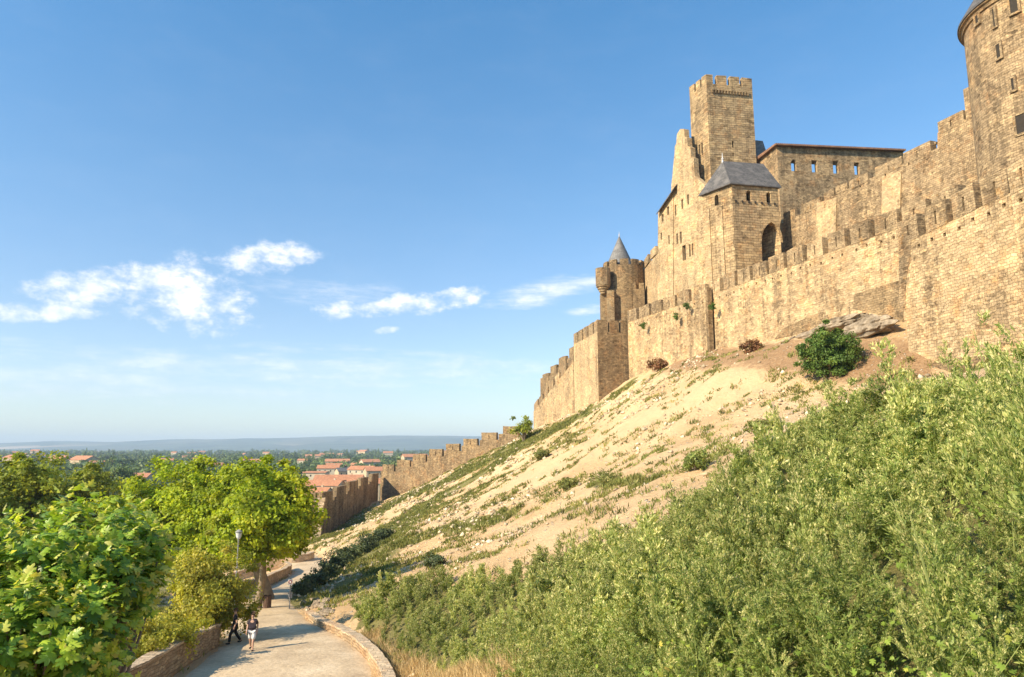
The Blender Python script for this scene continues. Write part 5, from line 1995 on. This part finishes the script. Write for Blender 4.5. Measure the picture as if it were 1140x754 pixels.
tag(npmesh('yellowing_herbs', V_, F_, M_YEL, None, np.repeat(np.clip(rng.random(n)[ti] * 0.6 + rng.random(m_) * 0.4, 0, 1), len(FIGV)), np.repeat(rng.random(m_), len(FIGV))), 'yellowing broad leaved herbs under the nearest weeds', 'weeds', kind='stuff')

# ------------------------------------------------------------------ rocks below the wall
def rock(name, label, c, dims, rz, seed, tilt=0.0, group=None):
    rng = np.random.default_rng(seed)
    bm = bmesh.new()
    bmesh.ops.create_icosphere(bm, subdivisions=4, radius=1.0)
    nv = rng.normal(size=(6, 3))
    nv = unit(nv)
    for v in bm.verts:
        u = np.array(v.co)
        k_ = 1.0
        for a in nv:
            k_ = min(k_, 0.72 / max(1e-3, abs(u @ a))) if abs(u @ a) > 0.72 else k_
        k_ *= 1 - 0.10 * (math.sin(9 * u[2] + 2 * u[0] + seed) > 0.55) + 0.08 * math.sin(7 * u[0] + 5 * u[1] + seed) + 0.05 * math.sin(17 * u[0] + 11 * u[2]) + 0.02 * rng.normal()
        v.co = Vector((u[0] * dims[0] * k_, u[1] * dims[1] * k_, u[2] * dims[2] * k_))
    bmesh.ops.rotate(bm, verts=bm.verts, cent=(0, 0, 0), matrix=Matrix.Rotation(rz, 3, 'Z') @ Matrix.Rotation(tilt, 3, 'Y'))
    me = bpy.data.meshes.new(name)
    bm.to_mesh(me)
    bm.free()
    me.materials.append(M_ROCK)
    o = bpy.data.objects.new(name, me)
    o.location = c
    COL.objects.link(o)
    return tag(o, label, 'rock', group)


wd_ = math.atan2((SC_ - SD).y, (SC_ - SD).x)
for (px, py, Y, dm, tl, lb, sd) in (
        (966, 362, 64.2, (4.2, 1.2, 1.15), 0.02, 'largest pale rock slab, right of and above the round shrub', 1),
        (905, 372, 72.8, (3.4, 1.1, 0.75), 0.10, 'long pale rock slab left of the round shrub', 2),
        (880, 379, 76, (2.0, 1.0, 0.5), 0.12, 'small pale rock at the left end of the rock band', 3),
        (935, 357, 68.3, (3.6, 0.9, 0.75), 0.03, 'thin rock ledge above the round shrub', 4)):
    q = U(px, py, Y) - Vector((0, 0, 0.25))
    rock('rock_slab', lb, tuple(q), dm, wd_, sd, tl, 'rocks below the wall')
for i in range(26):
    px, py = random.uniform(332, 372), random.uniform(668, 690)
    q = G(px, py)
    if road_dist([(q.x, q.y)])[0][0] < 0.2:
        continue
    s_ = random.uniform(0.15, 0.45)
    rock('loose_stone', 'loose pale stone on the crumbling bank at the road bend', (q.x, q.y, q.z + s_ * 0.2), (s_, s_ * 0.8, s_ * 0.6), random.uniform(0, 6), 20 + i, 0, 'loose stones by the road bend')

# ------------------------------------------------------------------ street furniture
q = G(322, 680)
sg = thing('sign_post', 'thin post with a small white and red sign at the road bend', 'sign', tuple(q))
b = MB()
b.tube([q, q + Vector((0, 0, 2.1))], [0.045, 0.045], 8)
b.build('post', M_METAL, sg)
b = MB()
b.box(q + Vector((0, -0.06, 1.85)), (0.30, 0.03, 0.40))
pl_ = b.build('sign_plate', M_WHITE, sg)
b = MB()
b.lathe((0, 0, 0), [(0.08, 0), (0.125, 0), (0.125, 0.01), (0.08, 0.01), (0.08, 0)], 20)
b.v = [(q.x + v[0], q.y - 0.078 - v[2], q.z + 1.85 + v[1]) for v in b.v]
b.build('red_ring', M_RED, pl_)
b = MB()
b.box(q + Vector((0, 0.03, 0.95)), (0.3, 0.03, 0.4))
b.build('lower_plate', M_METAL, sg)

q = G(297, 680)
bn = thing('litter_bin', 'brown slatted litter bin beside the pale tree trunk', 'bin', tuple(q))
b = MB()
for k_ in range(14):
    a = 2 * math.pi * k_ / 14
    b.box((q.x + 0.27 * math.cos(a), q.y + 0.27 * math.sin(a), q.z + 0.5), (0.03, 0.10, 0.9), a)
b.build('slats', M_WOODBIN, bn)
b = MB()
b.lathe((q.x, q.y, q.z), [(0, 0.03), (0.245, 0.03), (0.245, 0.88), (0.22, 0.88), (0.22, 0.1), (0, 0.1)], 20)
b.build('liner', M_RUBBER, bn)

q = U(263, 645, 47)
zl = U(263, 596, 47).z
zg = H(q.x, q.y)
lp = thing('street_lamp', 'street lamp with white lantern half hidden in the plane tree leaves', 'street lamp', (q.x, q.y, zg))
b = MB()
b.tube([(q.x, q.y, zg), (q.x, q.y, zg + 1), (q.x, q.y, zl - 0.25)], [0.09, 0.06, 0.045], 8)
b.build('post', M_METAL, lp)
b = MB()
b.lathe((q.x, q.y, zl - 0.25), [(0.07, 0), (0.15, 0.12), (0.2, 0.40), (0, 0.42)], 14)
ln_ = b.build('lantern', M_LAMPGLASS, lp)
b = MB()
b.lathe((q.x, q.y, zl + 0.19), [(0.23, 0), (0.23, 0.04), (0.08, 0.16), (0, 0.18)], 14)
b.build('lantern_cap', M_METAL, ln_)

# parked car beyond the bend
cp_ = G(306, 616)
cq = Vector((cp_.x, cp_.y, H(cp_.x, cp_.y)))
car = thing('parked_car', 'dark car parked beyond the road bend, half hidden by the plane tree', 'car', tuple(cq))


def extr(prof, w, y0):
    b = MB()
    lo = [(x, y0 - w / 2, z) for x, z in prof]
    hi = [(x, y0 + w / 2, z) for x, z in prof]
    b.hexa([Vector(v) + cq for v in lo], [Vector(v) + cq for v in hi])
    return b


extr([(-2.1, 0.3), (2.1, 0.3), (2.15, 0.6), (2.0, 0.85), (1.1, 0.95), (-1.9, 0.98), (-2.15, 0.75)], 1.75, 0).build('body', M_CAR, car, bevel=0.06)
cab = extr([(1.05, 0.95), (0.45, 1.42), (-1.1, 1.46), (-1.85, 0.97)], 1.55, 0).build('cabin', M_CAR, car, bevel=0.05)
for ys_ in (-0.79, 0.79):
    extr([(0.85, 0.99), (0.4, 1.36), (-0.3, 1.38), (-0.3, 0.99)], 0.03, ys_).build('window', M_GLASS, cab)
    extr([(-0.38, 0.99), (-0.38, 1.38), (-1.05, 1.4), (-1.6, 1.0)], 0.03, ys_).build('window', M_GLASS, cab)
for xs_ in (-1.35, 1.35):
    for ys_ in (-0.78, 0.78):
        b = MB()
        b.lathe((0, 0, 0), [(0, -0.1), (0.3, -0.1), (0.32, -0.06), (0.32, 0.06), (0.3, 0.1), (0, 0.1)], 20)
        b.v = [(cq.x + xs_ + v[0], cq.y + ys_ + v[2], cq.z + 0.32 + v[1]) for v in b.v]
        wh = b.build('wheel', M_RUBBER, car)
        b = MB()
        b.lathe((0, 0, 0), [(0, -0.112), (0.19, -0.112), (0.19, 0.112), (0, 0.112)], 16)
        b.v = [(cq.x + xs_ + v[0], cq.y + ys_ + v[2], cq.z + 0.32 + v[1]) for v in b.v]
        b.build('rim', M_METAL, wh)


# ------------------------------------------------------------------ people
def skin_body(name, verts, edges, radii, mat, parent, root_i=0, sub=2):
    me = bpy.data.meshes.new(name)
    me.from_pydata([tuple(v) for v in verts], edges, [])
    o = bpy.data.objects.new(name, me)
    COL.objects.link(o)
    o.parent = parent
    sk = o.modifiers.new('skin', 'SKIN')
    for i, r_ in enumerate(radii):
        rr = (r_, r_) if not isinstance(r_, tuple) else r_
        me.skin_vertices[0].data[i].radius = rr
        me.skin_vertices[0].data[i].use_root = (i == root_i)
    sk.use_smooth_shade = True
    ss = o.modifiers.new('subsurf', 'SUBSURF')
    ss.levels = 1
    ss.render_levels = sub
    me.materials.append(mat)
    return o


def person(label, loc, rz, top_mat, low_mat, hair_mat, short=True, stride=0.22):
    root = thing('person', label, 'person', loc)
    root.rotation_euler = (0, 0, rz)
    s = stride
    J = {  # local: facing -y
        'pelvis': (0, 0, 0.93), 'waist': (0, 0.0, 1.06), 'chest': (0, 0, 1.28), 'neck': (0, 0.0, 1.46), 'head0': (0, -0.01, 1.55), 'head1': (0, -0.015, 1.64), 'head2': (0, 0.0, 1.72),
        'shL': (0.17, 0, 1.40), 'elL': (0.235, 0.09, 1.13), 'wrL': (0.235, -0.02, 0.90), 'haL': (0.23, -0.04, 0.80),
        'shR': (-0.17, 0, 1.40), 'elR': (-0.235, 0.02, 1.12), 'wrR': (-0.245, -0.13, 0.91), 'haR': (-0.24, -0.17, 0.82),
        'hiL': (0.095, 0, 0.88), 'knL': (0.10, -s * 0.8, 0.49), 'anL': (0.10, -s * 0.95, 0.08), 'toL': (0.11, -s * 0.95 - 0.16, 0.035),
        'hiR': (-0.095, 0, 0.88), 'knR': (-0.10, s * 0.25, 0.48), 'anR': (-0.10, s * 1.25, 0.11), 'toR': (-0.11, s * 1.25 - 0.15, 0.03)}
    names = list(J)
    E = [('pelvis', 'waist'), ('waist', 'chest'), ('chest', 'neck'), ('neck', 'head0'), ('head0', 'head1'), ('head1', 'head2'), ('chest', 'shL'), ('shL', 'elL'), ('elL', 'wrL'), ('wrL', 'haL'),
         ('chest', 'shR'), ('shR', 'elR'), ('elR', 'wrR'), ('wrR', 'haR'), ('pelvis', 'hiL'), ('hiL', 'knL'), ('knL', 'anL'), ('anL', 'toL'), ('pelvis', 'hiR'), ('hiR', 'knR'), ('knR', 'anR'), ('anR', 'toR')]
    Rr = {'pelvis': (0.14, 0.11), 'waist': (0.135, 0.10), 'chest': (0.16, 0.11), 'neck': 0.055, 'head0': 0.07, 'head1': (0.082, 0.098), 'head2': 0.06, 'sh': 0.062, 'el': 0.043, 'wr': 0.03, 'ha': 0.036,
          'hi': 0.095, 'kn': 0.06, 'an': 0.04, 'to': 0.038}
    rad = [Rr.get(n_, Rr.get(n_[:2])) for n_ in names]
    skin_body('body', [J[n_] for n_ in names], [(names.index(a), names.index(c)) for a, c in E], rad, M_SKIN, root)
    # five fingers on each hand
    for sd_, hk, wk in ((1, 'haL', 'wrL'), (-1, 'haR', 'wrR')):
        h0 = Vector(J[hk])
        dn = (h0 - Vector(J[wk])).normalized()
        fv, fe, fr = [h0 - dn * 0.02], [], [0.016]
        for f_ in range(4):
            o_ = Vector((0, (f_ - 1.5) * 0.018, 0))
            ln2 = (0.065, 0.075, 0.07, 0.052)[f_]
            i0 = len(fv)
            fv += [h0 + o_ + dn * 0.02, h0 + o_ + dn * (0.02 + ln2 * 0.55), h0 + o_ + dn * (0.02 + ln2) + Vector((-sd_ * 0.012, 0, 0))]
            fe += [(0, i0), (i0, i0 + 1), (i0 + 1, i0 + 2)]
            fr += [0.0095, 0.0085, 0.007]
        i0 = len(fv)
        fv += [h0 + Vector((-sd_ * 0.01, -0.035, 0)), h0 + Vector((-sd_ * 0.015, -0.05, 0)) + dn * 0.035]
        fe += [(0, i0), (i0, i0 + 1)]
        fr += [0.011, 0.009]
        skin_body('hand', fv, fe, fr, M_SKIN, root, 0, 1)
    # clothes
    tv = ['pelvis', 'waist', 'chest', 'neck', 'shL', 'shR']
    pts = [Vector(J[n_]) for n_ in tv]
    pts[3] = Vector(J['neck']) - Vector((0, 0, 0.035))
    pts += [Vector(J['shL']).lerp(Vector(J['elL']), 0.72), Vector(J['shR']).lerp(Vector(J['elR']), 0.72), Vector(J['pelvis']) - Vector((0, 0, 0.06))]
    skin_body('shirt', pts, [(0, 1), (1, 2), (2, 3), (2, 4), (2, 5), (4, 6), (5, 7), (0, 8)], [(0.165, 0.13), (0.16, 0.122), (0.185, 0.13), 0.07, 0.085, 0.085, 0.075, 0.075, (0.165, 0.13)], top_mat, root)
    f_ = 0.95 if short else 2.0
    lg = [Vector(J['pelvis']) + Vector((0, 0, 0.03)), Vector(J['hiL']), Vector(J['hiR'])]
    ed = [(0, 1), (0, 2)]
    ra = [(0.155, 0.125), 0.118, 0.118]
    if short:
        lg += [Vector(J['hiL']).lerp(Vector(J['knL']), 0.55), Vector(J['hiR']).lerp(Vector(J['knR']), 0.55), Vector(J['knL']) + Vector((0, 0, 0.02)), Vector(J['knR']) + Vector((0, 0, 0.02))]
        ed += [(1, 3), (2, 4), (3, 5), (4, 6)]
        ra += [0.105, 0.105, 0.098, 0.098]
    else:
        lg += [Vector(J['knL']), Vector(J['knR']), Vector(J['anL']), Vector(J['anR'])]
        ed += [(1, 3), (2, 4), (3, 5), (4, 6)]
        ra += [0.085, 0.085, 0.065, 0.065]
    skin_body('shorts' if short else 'trousers', lg, ed, ra, low_mat, root)
    hv = [Vector((0, 0.03, 1.62)), Vector((0, 0.025, 1.69)), Vector((0, 0.0, 1.735))]
    skin_body('hair', hv, [(0, 1), (1, 2)], [0.085, (0.09, 0.10), 0.06], hair_mat, root, 1)
    for k_ in 'LR':
        a, c = Vector(J['an' + k_]), Vector(J['to' + k_])
        skin_body('shoe', [a + Vector((0, 0.05, -0.04)), a + Vector((0, -0.02, -0.03)), c + Vector((0, -0.02, 0.005))], [(0, 1), (1, 2)], [0.045, 0.052, 0.042], M_RUBBER, root, 1, 1)
    # face
    b = MB()
    b.box((0, -0.108, 1.615), (0.022, 0.03, 0.04), 0, 0.002)
    for sx in (-1, 1):
        b.box((sx * 0.088, 0.0, 1.625), (0.018, 0.035, 0.055), 0, 0.002)
    o = b.build('nose_and_ears', M_SKIN, None)
    o.parent = root
    b = MB()
    for sx in (-1, 1):
        b.box((sx * 0.034, -0.098, 1.645), (0.026, 0.014, 0.012))
    b.box((0, -0.092, 1.57), (0.05, 0.014, 0.01))
    o = b.build('eyes_and_mouth', M_HAIR, None)
    o.parent = root
    return root


q = U(280, 719, 36.6)
zr = road_dist([(q.x, q.y)])[1][0] + 0.02
person('walking person in a dark T-shirt and pale shorts on the road', (q.x, q.y, zr), 0.12, M_SHIRT, M_SHORTS, M_HAIR, True)
q = Vector((-14.55, 38.7, 0))
zr = road_dist([(q.x, q.y)])[1][0] + 0.02
person('person in black clothes in the shade of the yellow-green bush, behind the walker', (q.x, q.y, zr), -1.2, M_BLACKCLOTH, M_BLACKCLOTH, M_HAIR, False, 0.26)
print('people done')


# ------------------------------------------------------------------ town and far woods
def house_proto(name, L, W, Hh, roof_h, wallm, roofm, nw, floors, parts=True):
    """returns root at origin with wall, roof, windows"""
    root = thing(name, 'x', 'house')
    b = MB()
    b.box((0, 0, Hh / 2), (L, W, Hh))
    for sx in (-1, 1):
        b.face([(sx * L / 2, -W / 2, Hh), (sx * L / 2, W / 2, Hh), (sx * L / 2, 0, Hh + roof_h)])
    b.build('wall', wallm, root, weld=False)
    r_ = MB()
    o_ = 0.5
    for sy in (-1, 1):
        lo = [Vector((-L / 2 - o_, sy * (W / 2 + o_), Hh - 0.1)), Vector((L / 2 + o_, sy * (W / 2 + o_), Hh - 0.1)), Vector((L / 2 + o_, 0, Hh + roof_h)), Vector((-L / 2 - o_, 0, Hh + roof_h))]
        r_.hexa(lo, [q + Vector((0, 0, 0.25)) for q in lo])
    rf_ = r_.build('roof', roofm, root, weld=False)
    if parts:
        c_ = MB()
        c_.box((L * 0.25, W * 0.15, Hh + roof_h + 0.3), (0.9, 0.7, 1.6))
        c_.build('chimney', wallm, rf_)
        for fl in range(floors):
            for k_ in range(nw):
                x = -L / 2 + L * (k_ + 0.5) / nw
                z = Hh * (fl + 0.55) / floors
                w_ = MB()
                w_.box((x, -W / 2 - 0.01, z), (0.95, 0.1, 1.35))
                w_.build('window', M_GLASS, root)
    return root


def copy_tree(o, parent=None):
    c = o.copy()
    COL.objects.link(c)
    if parent is not None:
        c.parent = parent
    for ch in list(o.children):
        copy_tree(ch, c)
    return c


PZ = -29.0
near_houses = [  # px centre, roof-top py, depth, L, W, H, rot, kind, label
    (378, 529, 420, 34, 14, 11, 0.10, 'a', 'long town house with terracotta roof nearest above the battlemented wall'),
    (362, 535, 395, 24, 13, 9, -0.12, 'b', 'flat ochre town house with tan roof left of the shaded wall'),
    (405, 533, 400, 22, 11, 10, 0.2, 'a', 'town house with tan roof just behind the tallest merlon of the shaded wall'),
    (425, 520, 520, 30, 14, 14, 0.35, 'a', 'red roofed town house seen over the corner of the two low walls'),
    (404, 519, 540, 24, 12, 13, -0.25, 'b', 'white walled town house with steep red roof in the middle of the town'),
    (352, 522, 500, 20, 12, 12, 0.0, 'c', 'cream block of flats at the left end of the visible town'),
    (384, 521, 560, 16, 12, 13, 0.5, 'd', 'town house with grey slate roof among the red roofs'),
    (366, 518, 600, 22, 12, 13, 0.15, 'b', 'distant red roofed house behind the cream block of flats'),
    (348, 543, 330, 20, 12, 8, -0.1, 'a', 'low tan roofed house directly above the gate pier'),
    (150, 527, 480, 26, 14, 10, 0.1, 'a', 'wide terracotta roof showing between the dark tree and the plane trees'),
    (118, 526, 520, 26, 14, 10, -0.1, 'b', 'pale house with orange roof behind the darker rounded tree'),
]
for i, (px, py, Y, L, W, Hh, rz, kd, lb) in enumerate(near_houses):
    top = U(px, py, Y)
    rh = 2.6
    wm = {'a': M_PLASTER, 'b': M_PLASTERW, 'c': M_PLASTERW, 'd': M_PLASTER}[kd]
    rm = {'a': M_TILE, 'b': M_TILE, 'c': M_TILE, 'd': M_SLATE}[kd]
    hh = max(6.0, top.z - PZ - rh)
    o = house_proto('town_house', L * 0.8, W, hh, rh if kd != 'c' else 0.8, wm, rm, max(3, int(L / 5)), max(2, int(hh / 3.4)))
    o['label'] = lb
    o['group'] = 'town houses below the hill'
    o.location = (top.x, Y, PZ)
    o.rotation_euler = (0, 0, rz)

# small houses farther out on the plain
pa = house_proto('far_house', 16, 10, 6, 2.2, M_PLASTERW, M_TILE, 3, 2, False)
pb_ = house_proto('far_house', 22, 11, 7, 2.4, M_PLASTER, M_TILE, 3, 2, False)
rngh = np.random.default_rng(14)
first = {0: True, 1: True}
for i in range(46):
    kx = rngh.uniform(-20, 500)
    Y = rngh.uniform(800, 2300) if i > 20 else rngh.uniform(700, 1000)
    pr_ = (pa, pb_)[i % 2]
    o = pr_ if i < 2 else copy_tree(pr_)
    q = U(kx, 505, Y)
    o.location = (q.x, Y, PZ + rngh.uniform(0, 7) + (Y - 700) * 0.006)
    o.rotation_euler = (0, 0, rngh.uniform(-0.8, 0.8))
    sc_ = rngh.uniform(0.9, 1.5)
    o.scale = (sc_, sc_, rngh.uniform(0.9, 1.3) * sc_)
    o['label'] = 'small pale house with orange roof among the far trees of the plain'
    o['group'] = 'small houses scattered on the plain'

# trees of the plain: one far-off wooded mass
rngt = np.random.default_rng(15)
protoT = [crown_quads(rngt, (0, 0, 0.55), (0.42, 0.42, 0.45), 26, 330, 0.20, 0.17) for _ in range(4)]
Q, RN, PVV = [], [], []
NTREE = 3800
for i in range(NTREE):
    u = rngt.random()
    if u < 0.35:
        Y = rngt.uniform(420, 900)
    else:
        Y = 900 * (3600 / 900.0) ** rngt.random()
    px = rngt.uniform(-60, 620)
    x = (px - CX) / FPX * Y
    if 330 < px < 440 and Y < 640:
        continue
    cl_ = fbm([(x, Y)], 1 / 160.0, 2, 66)[0]
    if cl_ < 0.32 and rngt.random() < 0.7:
        continue
    h = rngt.uniform(8, 15) * (1.25 if cl_ > 0.6 else 1)
    wdt = h * rngt.uniform(0.8, 1.5)
    if rngt.random() < 0.08:
        wdt = h * 0.35
        h *= 1.4
    q, rn, pvv = protoT[i % 4]
    a = rngt.uniform(0, 6.28)
    X = (q[..., 0] * math.cos(a) - q[..., 1] * math.sin(a)) * wdt + x
    Yy = (q[..., 0] * math.sin(a) + q[..., 1] * math.cos(a)) * wdt + Y
    Q.append(np.stack([X, Yy, q[..., 2] * h + PZ + (Y - 700) * 0.004], -1).astype(np.float32))
    RN.append(rn)
    PVV.append(np.full(len(rn), rngt.random()))
o = leaf_obj('far_woods', np.concatenate(Q), np.concatenate(RN), np.concatenate(PVV), M_FAR, None)
tag(o, 'far belt of dark green trees across the plain', 'woods', kind='stuff')
# a few single trees among the town houses
for i, (px, py, Y, rw, lb) in enumerate(((136, 519, 330, 7.5, 'round dark tree in the gap between dark tree and plane trees'), (445, 512, 480, 6, 'tree rising behind the low wall beside the red roofs'), (330, 522, 430, 6, 'tree at the right shoulder of the plane tree crown'))):
    tp = U(px, py, Y)
    rngx = np.random.default_rng(300 + i)
    hgt = tp.z - PZ
    root = thing('town_tree', lb, 'tree', (tp.x, Y, PZ), 'trees among the town houses')
    b = MB()
    limbs(b, (tp.x, Y, PZ), (tp.x, Y, PZ + hgt * 0.5), 0.35, [(tp.x + rngx.normal() * 2, Y + rngx.normal() * 2, PZ + hgt * 0.7) for _ in range(5)], rngx)
    b.build('trunk', M_BARK, root)
    q, rn, pvv = crown_quads(rngx, (tp.x, Y, PZ + hgt - rw * 0.8), (rw, rw, rw * 0.8), 60, 4000, 0.9, rw * 0.25)
    leaf_obj('crown', q, rn, pvv, M_FAR, root)
print('done')
